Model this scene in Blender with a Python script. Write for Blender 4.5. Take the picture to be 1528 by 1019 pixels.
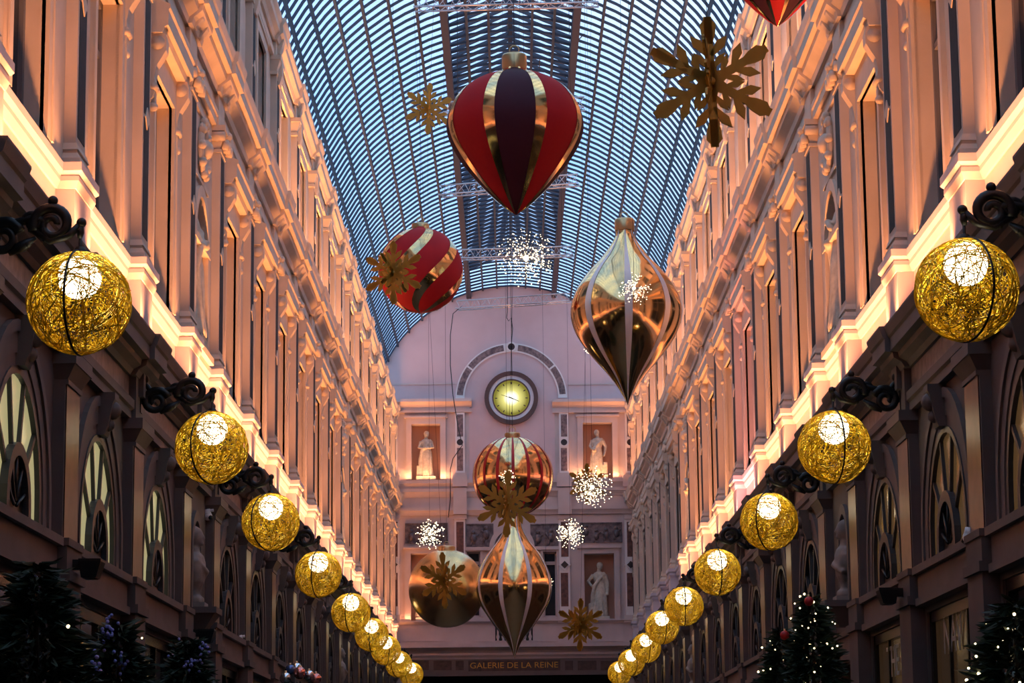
import bpy, bmesh, math, random
from mathutils import Vector, Matrix
R = math.radians; PI = math.pi
for o in list(bpy.data.objects): bpy.data.objects.remove(o)
SC = bpy.context.scene; COL = SC.collection
random.seed(7)

# ------------------------------------------------------------------ camera
FPX, PITCH, ROLL, YAW, CAMX, CAMZ = 3722.0, 0.1784, -0.0106, 0.0015, -0.11, 1.6
_f = Vector((math.sin(YAW)*math.cos(PITCH), math.cos(YAW)*math.cos(PITCH), math.sin(PITCH)))
_r = Vector((math.cos(YAW), -math.sin(YAW), 0)); _u = _r.cross(_f)
CR = math.cos(ROLL)*_r + math.sin(ROLL)*_u; CU = -math.sin(ROLL)*_r + math.cos(ROLL)*_u; CF = _f
cam = bpy.data.cameras.new('camera'); cam.sensor_width = 36; cam.lens = FPX/1528*36
cam.clip_end = 400
camo = bpy.data.objects.new('camera', cam); COL.objects.link(camo)
M = Matrix((CR, CU, -CF)).transposed().to_4x4(); M.translation = (CAMX, 0, CAMZ)
camo.matrix_world = M; SC.camera = camo
def at(px, py, Y):
    """point on the plane y = Y seen at photo pixel (px, py)"""
    d = CF + CR*((px-764)/FPX) - CU*((py-509.5)/FPX)
    return Vector((CAMX, 0, CAMZ)) + d*(Y/d.y)

# ------------------------------------------------------------------ world and exposure
W = bpy.data.worlds.new('dusk_sky'); SC.world = W; W.use_nodes = True
nt = W.node_tree; bg = nt.nodes['Background']
tc = nt.nodes.new('ShaderNodeTexCoord'); nz = nt.nodes.new('ShaderNodeTexNoise')
nz.inputs['Scale'].default_value = 3.0; nz.inputs['Detail'].default_value = 5
rp = nt.nodes.new('ShaderNodeValToRGB')
rp.color_ramp.elements[0].position = .36; rp.color_ramp.elements[0].color = (.28, .52, .97, 1)
rp.color_ramp.elements[1].position = .62; rp.color_ramp.elements[1].color = (.76, .89, 1.0, 1)
nt.links.new(tc.outputs['Generated'], nz.inputs['Vector']); nt.links.new(nz.outputs['Fac'], rp.inputs[0])
nt.links.new(rp.outputs[0], bg.inputs['Color']); bg.inputs['Strength'].default_value = 1.85
vs = SC.view_settings; vs.view_transform = 'Standard'; vs.look = 'None'; vs.exposure = 0.0; vs.gamma = 1.0
vs.use_curve_mapping = False

# ------------------------------------------------------------------ light strips lying on the ledges
X0 = 3.75                     # half width of the gallery between the wall faces
WB, NB = 3.648, 2.79          # window bay, niche bay
PIL = [16.475-WB, 16.475]; KIND = ['W']
for k in 'WWWNWWWWWWNWWWWWW':
    KIND.append(k); PIL.append(PIL[-1] + (WB if k == 'W' else NB))
YE = PIL[-1] + .30            # face of the end wall
WARM = (1.0, .36, .115)
def strip(y, ln, s, x, z, power, col=WARM):
    l = bpy.data.lights.new('ledge_light', 'AREA'); l.shape = 'RECTANGLE'; l.size = .05; l.size_y = ln
    l.energy = power; l.color = col; l.spread = R(92)
    o = bpy.data.objects.new('ledge_light', l); COL.objects.link(o)
    o.location = (s*(X0-x), y, z); o.rotation_euler = (0, PI, 0)
P1, P2 = 76.0, 64.0
for i, k in enumerate(KIND):
    yc = (PIL[i]+PIL[i+1])/2; ln = PIL[i+1]-PIL[i]-.5
    sc = ln/3.15
    strip(yc, ln, -1, .22, 5.96, P1*sc)
    if yc < 55: strip(yc, ln, 1, .22, 5.96, P1*sc, (1, .30, .20) if 37 < yc < 41 else WARM)
    if yc > 37.6: strip(yc, ln, -1, .20, 10.71, P2*sc, (1.0, .40, .13))
    if yc > 28: strip(yc, ln, 1, .20, 10.71, P2*sc, (1.0, .40, .15))
for s in (-1, 1):
    for yb in (1.0, 4.6, 8.2): strip(yb, 3.2, s, .22, 5.96, P1)
# strips on the ledge of the end wall
def estrip(x0, x1, z, power, col=WARM, dy=.18):
    l = bpy.data.lights.new('ledge_light', 'AREA'); l.shape = 'RECTANGLE'; l.size = abs(x1-x0); l.size_y = .05
    l.energy = power; l.color = col
    o = bpy.data.objects.new('ledge_light', l); COL.objects.link(o)
    o.location = ((x0+x1)/2, YE-dy, z); o.rotation_euler = (PI, 0, 0)

# ------------------------------------------------------------------ materials
MATS = {}
def mat(name, col, rough=.7, metal=0, emit=None, es=0, noise=0, nscale=6, bump=0, bscale=40, spec=.5, col2=None, sheen=0):
    m = bpy.data.materials.new(name); m.use_nodes = True; n = m.node_tree; b = n.nodes['Principled BSDF']
    b.inputs['Base Color'].default_value = (*col, 1); b.inputs['Roughness'].default_value = rough
    b.inputs['Metallic'].default_value = metal; b.inputs['Specular IOR Level'].default_value = spec
    if sheen: b.inputs['Sheen Weight'].default_value = sheen
    if emit:
        b.inputs['Emission Color'].default_value = (*emit, 1); b.inputs['Emission Strength'].default_value = es
    if noise or bump:
        t = n.nodes.new('ShaderNodeTexCoord')
    if noise:
        z = n.nodes.new('ShaderNodeTexNoise'); z.inputs['Scale'].default_value = nscale; z.inputs['Detail'].default_value = 6
        r = n.nodes.new('ShaderNodeValToRGB')
        c2 = col2 or tuple(c*(1-noise) for c in col)
        r.color_ramp.elements[0].position = .35; r.color_ramp.elements[0].color = (*c2, 1)
        r.color_ramp.elements[1].position = .68; r.color_ramp.elements[1].color = (*col, 1)
        n.links.new(t.outputs['Object'], z.inputs['Vector']); n.links.new(z.outputs['Fac'], r.inputs[0])
        n.links.new(r.outputs[0], b.inputs['Base Color'])
    if bump:
        z2 = n.nodes.new('ShaderNodeTexNoise'); z2.inputs['Scale'].default_value = bscale; z2.inputs['Detail'].default_value = 3
        bp = n.nodes.new('ShaderNodeBump'); bp.inputs['Strength'].default_value = bump; bp.inputs['Distance'].default_value = .01
        n.links.new(t.outputs['Object'], z2.inputs['Vector']); n.links.new(z2.outputs['Fac'], bp.inputs['Height'])
        n.links.new(bp.outputs[0], b.inputs['Normal'])
    MATS[name] = m; return m
def emat(name, col, s, sample=True):
    m = bpy.data.materials.new(name); m.use_nodes = True; n = m.node_tree; n.nodes.clear()
    e = n.nodes.new('ShaderNodeEmission'); e.inputs[0].default_value = (*col, 1); e.inputs[1].default_value = s
    o = n.nodes.new('ShaderNodeOutputMaterial'); n.links.new(e.outputs[0], o.inputs[0])
    if not sample: m.cycles.emission_sampling = 'NONE'
    MATS[name] = m; return m
def glassmat(name, tint, gloss=.08, rough=.03):
    m = bpy.data.materials.new(name); m.use_nodes = True; n = m.node_tree; n.nodes.clear()
    t = n.nodes.new('ShaderNodeBsdfTransparent'); t.inputs[0].default_value = (*tint, 1)
    g = n.nodes.new('ShaderNodeBsdfGlossy'); g.inputs[1].default_value = rough
    x = n.nodes.new('ShaderNodeMixShader'); x.inputs[0].default_value = gloss
    o = n.nodes.new('ShaderNodeOutputMaterial')
    n.links.new(t.outputs[0], x.inputs[1]); n.links.new(g.outputs[0], x.inputs[2]); n.links.new(x.outputs[0], o.inputs[0])
    MATS[name] = m; return m
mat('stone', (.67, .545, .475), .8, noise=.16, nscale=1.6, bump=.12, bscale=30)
mat('stone_trim', (.70, .57, .485), .75, noise=.12, nscale=2.5, bump=.1)
mat('stone_plinth_glare', (.64, .575, .66), .75, noise=.08, nscale=2.5, bump=.08)  # bluish tint puts the band's overexposed glare into the stone colour
mat('stone_low_shaded', (.098, .08, .084), .7, noise=.22, nscale=2.2, bump=.1)  # same stone as the upper storeys, lack of light darkened into its colour
mat('stone_low_trim_shaded', (.125, .102, .105), .65, noise=.2, nscale=2.5, bump=.1)  # trim of the unlit storey, shade put into its colour too
mat('marble_dark', (.07, .036, .04), .32, noise=.6, nscale=7, col2=(.022, .014, .018))
mat('marble_black', (.022, .018, .026), .65, spec=.2, noise=.5, nscale=8)
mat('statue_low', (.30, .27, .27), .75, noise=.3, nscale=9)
mat('marble_frieze', (.20, .155, .17), .4, noise=.6, nscale=9, col2=(.07, .05, .065))
mat('marble_inlay', (.30, .19, .19), .45, noise=.6, nscale=11, col2=(.10, .06, .07))
mat('marble_red', (.20, .075, .055), .4, noise=.6, nscale=9, col2=(.08, .03, .03))
mat('plaster_pink', (.66, .47, .50), .85, noise=.10, nscale=1.2, bump=.05)
mat('stone_light', (.80, .72, .73), .75, noise=.08, nscale=3)
mat('stone_end', (.60, .48, .48), .8, noise=.12, nscale=2.0, bump=.08)
mat('niche_paint', (.50, .27, .20), .85)
mat('statue_stone', (.66, .58, .50), .7, noise=.3, nscale=9, bump=.1)
mat('dark_iron', (.008, .010, .014), .42, metal=.3)
mat('window_frame', (.028, .030, .040), .45)
mat('upper_frame', (.16, .15, .17), .6)
mat('roof_iron', (.018, .032, .068), .5)
mat('beam_iron', (.02, .024, .055), .6)
mat('aluminium', (.46, .45, .50), .35, metal=1)
mat('gold', (.93, .64, .30), .12, metal=1)
mat('gold_satin', (.80, .56, .27), .27, metal=1)
mat('gold_cap', (.62, .46, .26), .3, metal=1)
mat('gold_wire', (.86, .61, .030), .40, metal=.5)
mat('gold_ply', (.40, .215, .018), .55, metal=.1)
mat('white_satin', (.80, .78, .84), .35)
mat('red_velvet', (.44, .002, .014), .8)
mat('purple_velvet', (.045, .003, .022), .8)
mat('red_band', (.46, .012, .02), .5)
mat('cable', (.015, .015, .02), .6)
mat('steel_wire', (.25, .25, .28), .4, metal=.8)
mat('pane_dark', (.018, .022, .030), .08, spec=.6)
mat('pane_lit', (.35, .33, .2), .2, emit=(.95, .86, .42), es=.36)
mat('pane_warm', (.05, .035, .02), .15, emit=(.80, .42, .16), es=.085)
mat('shop_pane', (.03, .022, .018), .12, emit=(.75, .40, .18), es=.028)
mat('shop_dark', (.012, .012, .014), .25)
mat('floor_stone', (.09, .075, .07), .4, noise=.3, nscale=3)
mat('clock_white', (.72, .66, .72), .5)
mat('clock_wood', (.10, .045, .04), .4)
mat('gold_letter', (.55, .30, .06), .45, metal=.5)
mat('sign_white', (.45, .43, .42), .5)
mat('foliage', (.020, .050, .030), .6, noise=.4, nscale=14)
mat('bark', (.06, .04, .03), .9)
mat('blossom', (.30, .32, .80), .6)
mat('bauble_silver', (.75, .78, .85), .12, metal=1)
mat('bauble_pink', (.75, .30, .28), .2, metal=.8)
mat('bauble_blue', (.10, .16, .38), .2, metal=.7)
mat('camera_white', (.7, .7, .75), .4)
mat('pot', (.05, .05, .055), .6)
emat('bulb', (1.0, .87, .60), 7.0)
emat('spark', (1.0, .80, .52), 5.0, False)
emat('fairy', (1.0, .78, .42), 6.0, False)
emat('wall_lamp', (1.0, .62, .22), 3.0, False)
glassmat('roof_glass', (.86, .93, .98), .06)
def clockface():
    m = bpy.data.materials.new('clock_face'); m.use_nodes = True; n = m.node_tree; n.nodes.clear()
    t = n.nodes.new('ShaderNodeTexCoord'); l = n.nodes.new('ShaderNodeVectorMath'); l.operation = 'LENGTH'
    r = n.nodes.new('ShaderNodeValToRGB'); e = n.nodes.new('ShaderNodeEmission'); o = n.nodes.new('ShaderNodeOutputMaterial')
    r.color_ramp.elements[0].color = (1, 1, .80, 1); r.color_ramp.elements[1].color = (.13, .115, .02, 1)
    r.color_ramp.elements[0].position = .10; r.color_ramp.elements[1].position = .50
    x = r.color_ramp.elements.new(.26); x.color = (.50, .46, .14, 1)
    e.inputs[1].default_value = 1.85
    n.links.new(t.outputs['Object'], l.inputs[0]); n.links.new(l.outputs['Value'], r.inputs[0])
    n.links.new(r.outputs[0], e.inputs[0]); n.links.new(e.outputs[0], o.inputs[0])
    MATS['clock_face'] = m
clockface()          # milk-glass dial, its glow painted into the emission, fading from the middle

# ------------------------------------------------------------------ mesh helpers
class MB:
    def __init__(s): s.v = []; s.f = []; s.sm = []
    def add(s, vs, fs, smooth=False):
        b = len(s.v); s.v += [tuple(p) for p in vs]; s.f += [tuple(i+b for i in f) for f in fs]; s.sm += [smooth]*len(fs); return s
    def box(s, x0, x1, y0, y1, z0, z1):
        return s.add([(x0,y0,z0),(x1,y0,z0),(x1,y1,z0),(x0,y1,z0),(x0,y0,z1),(x1,y0,z1),(x1,y1,z1),(x0,y1,z1)],
                     [(0,3,2,1),(4,5,6,7),(0,1,5,4),(1,2,6,5),(2,3,7,6),(3,0,4,7)])
    def frustum(s, a, b, z0, z1):      # a, b = (x0,x1,y0,y1) bottom / top
        return s.add([(a[0],a[2],z0),(a[1],a[2],z0),(a[1],a[3],z0),(a[0],a[3],z0),(b[0],b[2],z1),(b[1],b[2],z1),(b[1],b[3],z1),(b[0],b[3],z1)],
                     [(0,3,2,1),(4,5,6,7),(0,1,5,4),(1,2,6,5),(2,3,7,6),(3,0,4,7)])
    def prism(s, prof, y0, y1):        # profile (x,z) extruded along y
        n = len(prof)
        return s.add([(x,y0,z) for x, z in prof]+[(x,y1,z) for x, z in prof],
                     [(i,(i+1)%n,(i+1)%n+n,i+n) for i in range(n)]+[tuple(range(n-1,-1,-1)), tuple(range(n,2*n))])
    def prismx(s, prof, x0, x1):       # profile (y,z) extruded along x
        n = len(prof)
        return s.add([(x0,y,z) for y, z in prof]+[(x1,y,z) for y, z in prof],
                     [(i,(i+1)%n,(i+1)%n+n,i+n) for i in range(n)]+[tuple(range(n-1,-1,-1)), tuple(range(n,2*n))])
    def prismy(s, prof, y0, y1):       # profile (x,z) thin along y, may be concave
        return s.prism(prof, y0, y1)
    def lathe(s, prof, n=24, a0=0, a1=2*PI, c=(0,0,0), twist=0, smooth=True):
        full = abs(a1-a0-2*PI) < 1e-6; m = n if full else n+1; vs = []; fs = []
        zt = prof[0][1]; zb = prof[-1][1]
        for j, (r, z) in enumerate(prof):
            tw = twist*(z-zb)/(zt-zb) if twist else 0
            for i in range(m):
                a = a0+(a1-a0)*i/n+tw; vs.append((c[0]+r*math.cos(a), c[1]+r*math.sin(a), c[2]+z))
        for j in range(len(prof)-1):
            for i in range(n):
                i2 = (i+1) % m; fs.append((j*m+i, j*m+i2, (j+1)*m+i2, (j+1)*m+i))
        return s.add(vs, fs, smooth)
    def sphere(s, c, r, n=12, m=8, sz=1):
        pr = [(r*math.sin(PI*j/m)+1e-5, r*sz*math.cos(PI*j/m)) for j in range(m+1)]
        return s.lathe(pr, n, c=c)
    def tube(s, pts, r, n=6, smooth=True, closed=False):
        pts = [Vector(p) for p in pts]; k = len(pts); vs = []; fs = []
        up = Vector((0,0,1)); prev = None
        for i, p in enumerate(pts):
            if closed: t = pts[(i+1)%k]-pts[i-1]
            else: t = pts[min(i+1,k-1)]-pts[max(i-1,0)]
            t.normalize()
            if prev is None:
                a = t.cross(up)
                if a.length < .05: a = t.cross(Vector((1,0,0)))
            else: a = prev - t*prev.dot(t)
            a.normalize(); prev = a; b = t.cross(a); rr = r[i] if isinstance(r, (list,tuple)) else r
            for q in range(n):
                g = 2*PI*q/n; vs.append(p+a*(rr*math.cos(g))+b*(rr*math.sin(g)))
        for i in range(k if closed else k-1):
            i2 = (i+1) % k
            for q in range(n): fs.append((i*n+q, i*n+(q+1)%n, i2*n+(q+1)%n, i2*n+q))
        if not closed: fs += [tuple(range(n-1,-1,-1)), tuple(range((k-1)*n, k*n))]
        return s.add(vs, fs, smooth)
    def disc(s, c, r, y0, y1, n=32, rin=0):  # flat ring facing -y
        if rin:
            pr = [(rin, y1), (rin, y0), (r, y0), (r, y1)]
        else: pr = [(1e-5, y0), (r, y0), (r, y1)]
        vs = []; fs = []; m = len(pr)
        for i in range(n):
            a = 2*PI*i/n
            for rr, y in pr: vs.append((c[0]+rr*math.cos(a), y, c[1]+rr*math.sin(a)))
        for i in range(n):
            j = (i+1) % n
            for q in range(m-1): fs.append((i*m+q, j*m+q, j*m+q+1, i*m+q+1))
        return s.add(vs, fs)
    def mesh(s, name, mt):
        me = bpy.data.meshes.new(name); me.from_pydata(s.v, [], s.f)
        me.polygons.foreach_set('use_smooth', s.sm); me.materials.append(MATS[mt]); me.update(); return me
def link(name, me, parent=None, loc=(0,0,0), rz=0):
    o = bpy.data.objects.new(name, me); COL.objects.link(o); o.location = loc; o.rotation_euler = (0,0,rz)
    if parent: o.parent = parent
    return o
def empty(name, loc=(0,0,0), rz=0):
    o = link(name, None, None, loc, rz); o.empty_display_size = .2; return o
def tag(o, label=None, cat=None, group=None, kind=None):
    if label: o['label'] = label
    if cat: o['category'] = cat
    if group: o['group'] = group
    if kind: o['kind'] = kind
    return o
def struct(name, me, label=None, cat=None):
    return tag(link(name, me), label, cat, kind='structure')
def side(s, y, z=0): return dict(loc=(s*X0, y, z), rz=0 if s < 0 else PI)

# ------------------------------------------------------------------ setting: floor, roof
YB = -9.0
struct('floor', MB().box(-5.5, 5.5, YB-2, 95, -.2, 0).mesh('floor', 'floor_stone'), 'stone paved floor of the covered shopping gallery', 'floor')
RV, ZV = 4.42, 12.83          # vault radius, spring height
ZT = 13.42                    # top of the facade cornice
def vpt(a, r=RV): return (r*math.cos(a), r*math.sin(a)+ZV)
roof = struct('ceiling', MB().box(-4.75, -4.38, YB, YE, ZT-.25, ZT-.02).box(4.38, 4.75, YB, YE, ZT-.25, ZT-.02).mesh('gutter', 'beam_iron'),
              'barrel vaulted glass and iron roof over the gallery', 'roof')
A0 = math.asin((ZT-.1-ZV)/RV)
def arc_bar(r0, r1, w, a0, a1, n):
    m = MB(); vs = []; fs = []
    for i in range(n+1):
        a = a0+(a1-a0)*i/n
        for r, y in ((r0,-w/2),(r0,w/2),(r1,w/2),(r1,-w/2)):
            x, z = vpt(a, r); vs.append((x, y, z))
    for i in range(n):
        for q in range(4): fs.append((i*4+q, i*4+(q+1)%4, i*4+4+(q+1)%4, i*4+4+q))
    return m.add(vs, fs)
ribm = arc_bar(RV, RV+.050, .044, A0, PI-A0, 30).mesh('rib', 'roof_iron')
PITCHR = .47; nrib = int((YE-3.0)/PITCHR)
for i in range(nrib): link('rib', ribm, roof, (0, YE-.06-i*PITCHR, 0))
BX = 1.34; AB = math.acos(BX/RV)
purl = [A0+(AB-A0)*j/9.0 for j in range(9)]
for j, a in enumerate(purl):
    for s in (1, -1):
        x, z = vpt(a, RV-.02); m = MB(); m.box(-.026, .026, 3, YE, -.04, .06); link('purlin', m.mesh('purlin', 'roof_iron'), roof, (s*x, 0, z))
for s in (-1, 1):
    m = MB(); m.box(-.075, .075, 3, YE, -.16, .22); link('beam', m.mesh('beam', 'beam_iron'), roof, (s*BX, 0, RV*math.sin(AB)+ZV))
for x in (-.9, -.45, .45, .9):
    m = MB(); z = math.sqrt(RV*RV-x*x)+ZV; m.box(-.026, .026, 3, YE, -.04, .06); link('purlin', m.mesh('purlin', 'roof_iron'), roof, (x, 0, z))
# raised lantern over the middle of the vault
ZL = RV*math.sin(AB)+ZV+.62; ZR = ZL+.62
lb = MB()
for s in (-1, 1):
    lb.add([(s*1.45,-.03,ZL),(s*1.45,.03,ZL),(0,.03,ZR),(0,-.03,ZR),(s*1.45,-.03,ZL+.08),(s*1.45,.03,ZL+.08),(0,.03,ZR+.08),(0,-.03,ZR+.08)],
           [(0,1,2,3),(4,7,6,5),(0,3,7,4),(1,5,6,2)])
    lb.box(s*1.38-.03, s*1.38+.03, -.02, .02, ZL-.62, ZL)
lbm = lb.mesh('lantern_bar', 'roof_iron')
for i in range(nrib): link('lantern_bar', lbm, roof, (0, YE-.30-i*PITCHR, 0))
link('ridge_beam', MB().box(-.05, .05, 3, YE, ZR-.1, ZR+.06).mesh('ridge_beam', 'roof_iron'), roof)
for s in (-1, 1):
    for q in (.33, .66):
        link('purlin', MB().box(-.02, .02, 3, YE, -.03, .03).mesh('purlin', 'roof_iron'), roof, (s*1.45*q, 0, ZL+(ZR-ZL)*(1-q)))
# glazing: overlapping panes, one sheet per field between bars
g = MB(); rnd = random.Random(3)
pa = purl+[AB]
for i in range(nrib):
    y0 = YE-.06-i*PITCHR; y1 = y0-PITCHR
    for s in (0, 1):
        for j in range(9):
            a, b = pa[j], pa[j+1]; r1 = RV+.085; r2 = RV+.10
            if s: a, b = PI-a, PI-b
            p, q = vpt(a, r1), vpt(b, r2); g.add([(p[0],y0,p[1]),(p[0],y1,p[1]),(q[0],y1,q[1]),(q[0],y0,q[1])], [(0,1,2,3)])
    for s in (-1, 1):
        for q in range(3):
            xa, xb = s*1.5*(1-q/3), s*1.5*(1-(q+1)/3); za, zb = ZL+.08+(ZR-ZL)*q/3, ZL+.08+(ZR-ZL)*(q+1)/3
            g.add([(xa,y0-.24,za),(xa,y1-.24,za),(xb,y1-.24,zb),(xb,y0-.24,zb)], [(0,1,2,3)])
tag(link('glazing', g.mesh('glazing', 'roof_glass'), roof), kind='stuff')
# far part of the roof behind the camera stays closed by plain boarding
link('boarding', arc_bar(RV, RV+.1, 3-YB, 0, PI, 16).mesh('boarding', 'beam_iron'), roof, (0, (3+YB)/2, 0))

# ------------------------------------------------------------------ setting: side walls
SIDE = {-1: 'left', 1: 'right'}
def arch_pts(h, zs, n=16): return [(h*math.cos(PI*i/n), zs+h*math.sin(PI*i/n)) for i in range(n+1)]   # (y,z) from +y to -y
def panel(m, P, x, y0, y1, z0, z1, op=None, depth=.2, back=False):
    """wall field with an opening: op=('rect',h,za,zb) or ('arch',h,za,zspring)"""
    if op is None:
        m.add([P(x,y0,z0),P(x,y1,z0),P(x,y1,z1),P(x,y0,z1)], [(0,1,2,3)]); return
    yc = (y0+y1)/2; h, za, zb = op[1:]
    q = lambda a,b,c,d: m.add([P(x,a,c),P(x,b,c),P(x,b,d),P(x,a,d)], [(0,1,2,3)])
    q(y0, yc-h, z0, z1); q(yc+h, y1, z0, z1)
    if za > z0: q(yc-h, yc+h, z0, za)
    if op[0] == 'rect':
        if zb < z1: q(yc-h, yc+h, zb, z1)
        out = [(h,za),(h,zb),(-h,zb),(-h,za)]
    else:
        ar = arch_pts(h, zb)
        for a, b in zip(ar, ar[1:]):
            m.add([P(x,yc+a[0],a[1]),P(x,yc+a[0],z1),P(x,yc+b[0],z1),P(x,yc+b[0],b[1])], [(0,1,2,3)])
        out = [(h,za)]+ar+[(-h,za)]
    k = len(out)
    vs = [P(x,yc+a,b) for a, b in out]+[P(x-depth,yc+a,b) for a, b in out]
    m.add(vs, [(i,(i+1)%k,(i+1)%k+k,i+k) for i in range(k)])
    if back: m.add([P(x-depth,yc+a,b) for a, b in out], [tuple(range(k))])
WALL = {}
for s in (-1, 1):
    P = lambda x,y,z,s=s: (s*(X0-x), y, z)
    up, lo, bd = MB(), MB(), MB()
    for i, k in enumerate(KIND):
        y0, y1 = PIL[i], PIL[i+1]
        if k == 'W':
            panel(lo, P, -.02, y0, y1, 0, 3.3, ('rect', 1.40, 0.0, 3.2), .22, True)
            panel(lo, P, -.02, y0, y1, 3.3, 5.15, ('arch', .95, 3.62, 3.80), .045)
            panel(up, P, 0, y0, y1, 6.67, 9.75, ('rect', .70, 6.72, 8.96), .2)
            panel(up, P, 0, y0, y1, 9.75, 13.45, ('rect', .60, 10.80, 12.60), .18)
        else:
            panel(lo, P, -.02, y0, y1, 0, 3.3, ('rect', .95, 0.0, 3.0), .4, True)
            panel(lo, P, -.02, y0, y1, 3.3, 5.15, ('arch', .34, 3.72, 4.38), .3, True)
            panel(up, P, 0, y0, y1, 6.67, 9.75, ('arch', .56, 6.75, 8.0), .38, True)
            panel(up, P, 0, y0, y1, 9.75, 13.45, ('rect', .5, 10.8, 12.6), .06, True)
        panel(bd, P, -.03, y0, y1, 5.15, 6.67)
    for (ya, yb) in ((YB, PIL[0]), (PIL[-1], YE+.4)):
        panel(lo, P, -.02, ya, yb, 0, 5.15); panel(bd, P, -.03, ya, yb, 5.15, 6.67); panel(up, P, 0, ya, yb, 6.67, 13.45)
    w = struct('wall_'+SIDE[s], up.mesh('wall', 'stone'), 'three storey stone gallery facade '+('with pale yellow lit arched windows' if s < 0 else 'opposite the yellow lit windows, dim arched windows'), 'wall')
    link('lower_storey', lo.mesh('lower_storey', 'stone_low_shaded'), w); link('parapet_band', bd.mesh('parapet_band', 'stone_plinth_glare'), w); WALL[s] = w

# cornices run the whole length; ressauts break forward over every pilaster
def off(prof, d): return [(x+d if x > -.04 else x, z) for x, z in prof]
E1 = [(-.05,5.12),(.05,5.12),(.05,5.20),(.075,5.22),(.075,5.30),(.02,5.31)]
F1 = [(-.05,5.31),(.02,5.31),(.02,5.53),(-.05,5.53)]
C1 = [(-.05,5.53),(.05,5.53),(.08,5.58),(.15,5.62),(.16,5.67),(.23,5.68),(.23,5.80),(.25,5.82),(.28,5.90),(.28,5.92),(-.05,5.93)]
L1 = [(-.05,6.46),(-.01,6.46),(.015,6.52),(.015,6.56),(.04,6.60),(.04,6.67),(-.05,6.67)]
B1 = [(-.05,5.93),(.0,5.93),(.0,6.0),(-.02,6.03),(-.05,6.03)]
E2 = [(-.05,9.75),(.06,9.75),(.06,9.85),(.08,9.86),(.08,9.93),(.03,9.94),(.03,10.14),(-.05,10.14)]
C2 = [(-.05,10.14),(.07,10.14),(.09,10.21),(.19,10.29),(.20,10.36),(.26,10.37),(.26,10.50),(.28,10.53),(.30,10.62),(.30,10.65),(-.05,10.67)]
E3 = [(-.05,12.84),(.06,12.84),(.06,12.94),(.03,12.95),(.03,13.07),(-.05,13.07)]
C3 = [(-.05,13.07),(.07,13.07),(.10,13.13),(.16,13.18),(.16,13.29),(.20,13.35),(.20,13.41),(-.05,13.41)]
LEN = (YB, YE-.02)
trims = [('architrave', E1, 'stone_low_trim_shaded'), ('frieze', F1, 'marble_frieze'), ('cornice', C1, 'stone_low_trim_shaded'), ('ledge', L1, 'stone_plinth_glare'),
         ('plinth', B1, 'stone_plinth_glare'), ('architrave', E2, 'stone_trim'), ('cornice', C2, 'stone_trim'), ('architrave', E3, 'stone_trim'), ('cornice', C3, 'stone_trim')]
ym = (LEN[0]+LEN[1])/2; hl = (LEN[1]-LEN[0])/2
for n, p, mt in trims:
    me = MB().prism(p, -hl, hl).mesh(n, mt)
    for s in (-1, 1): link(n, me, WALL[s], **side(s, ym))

# meshes of the repeated pieces -------------------------------------------------
h = .30
low_shaft = MB().box(-.05, .085, -h, h, 3.60, 4.88).mesh('lower_pilaster', 'marble_dark')
lf = MB()
for a, b in ((-h-.035, -h+.03), (h-.03, h+.035)): lf.box(-.05, .075, a, b, 3.60, 4.86)
low_edge = lf.mesh('edge_strip', 'stone_low_trim_shaded')
low_cap = MB().box(-.05, .10, -.32, .32, 4.86, 4.90).frustum((-.05,.09,-.31,.31), (-.05,.16,-.38,.38), 4.90, 5.02).box(-.05, .17, -.39, .39, 5.02, 5.12).mesh('capital', 'stone_low_trim_shaded')
low_base = MB().box(-.05, .15, -.37, .37, 3.28, 3.36).box(-.05, .12, -.34, .34, 3.36, 3.60).box(-.05, .12, -.33, .33, 0, 3.28).box(-.05, .135, -.35, .35, 3.56, 3.62).mesh('pedestal', 'stone_low_shaded')
res1 = MB().prism(off(C1, .05), -.42, .42).box(-.05, .09, -.30, .30, 5.12, 5.55).box(-.05, .14, -.16, .16, 5.36, 5.62).mesh('cornice_break', 'stone_low_trim_shaded')
ped = MB().box(-.05, .13, -.38, .38, 5.93, 6.46).box(-.05, .15, -.40, .40, 5.93, 6.0).mesh('pedestal_block', 'stone_plinth_glare')
pedc = MB().frustum((-.05,.14,-.39,.39), (-.05,.165,-.415,.415), 6.46, 6.52).box(-.05, .165, -.415, .415, 6.52, 6.56).frustum((-.05,.15,-.40,.40), (-.05,.19,-.44,.44), 6.56, 6.60).box(-.05, .19, -.44, .44, 6.60, 6.67).mesh('pedestal_cap', 'stone_plinth_glare')
hp1 = .23
shaft = MB().box(-.02, .10, -hp1, hp1, 6.88, 9.44).mesh('pilaster', 'stone')
def inl(z0, z1, hw, zm):
    d = .115
    return [MB().box(.09, .104, -hw, hw, z0, zm-.02).mesh('inlay', 'marble_black'), MB().box(.09, .104, -hw, hw, zm+.02, z1).mesh('inlay', 'marble_black')], \
        MB().prismx([(0,zm-d),(d,zm),(0,zm+d),(-d,zm)], .09, .115).mesh('diamond', 'stone_trim')
inl1, dia1 = inl(6.95, 9.38, .165, 8.15); inl2, dia2 = inl(10.75, 12.48, .16, 11.65)
pbase = MB().box(-.02, .15, -.31, .31, 6.67, 6.74).frustum((-.02,.145,-.30,.30), (-.02,.125,-.27,.27), 6.74, 6.79).box(-.02, .115, -.255, .255, 6.79, 6.82).frustum((-.02,.13,-.275,.275), (-.02,.11,-.25,.25), 6.82, 6.88).mesh('base', 'stone_trim')
cb = MB().box(-.02, .115, -.25, .25, 9.42, 9.46).frustum((-.02,.10,-.23,.23), (-.02,.15,-.29,.29), 9.46, 9.68).box(-.02, .17, -.32, .32, 9.68, 9.75)
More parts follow.
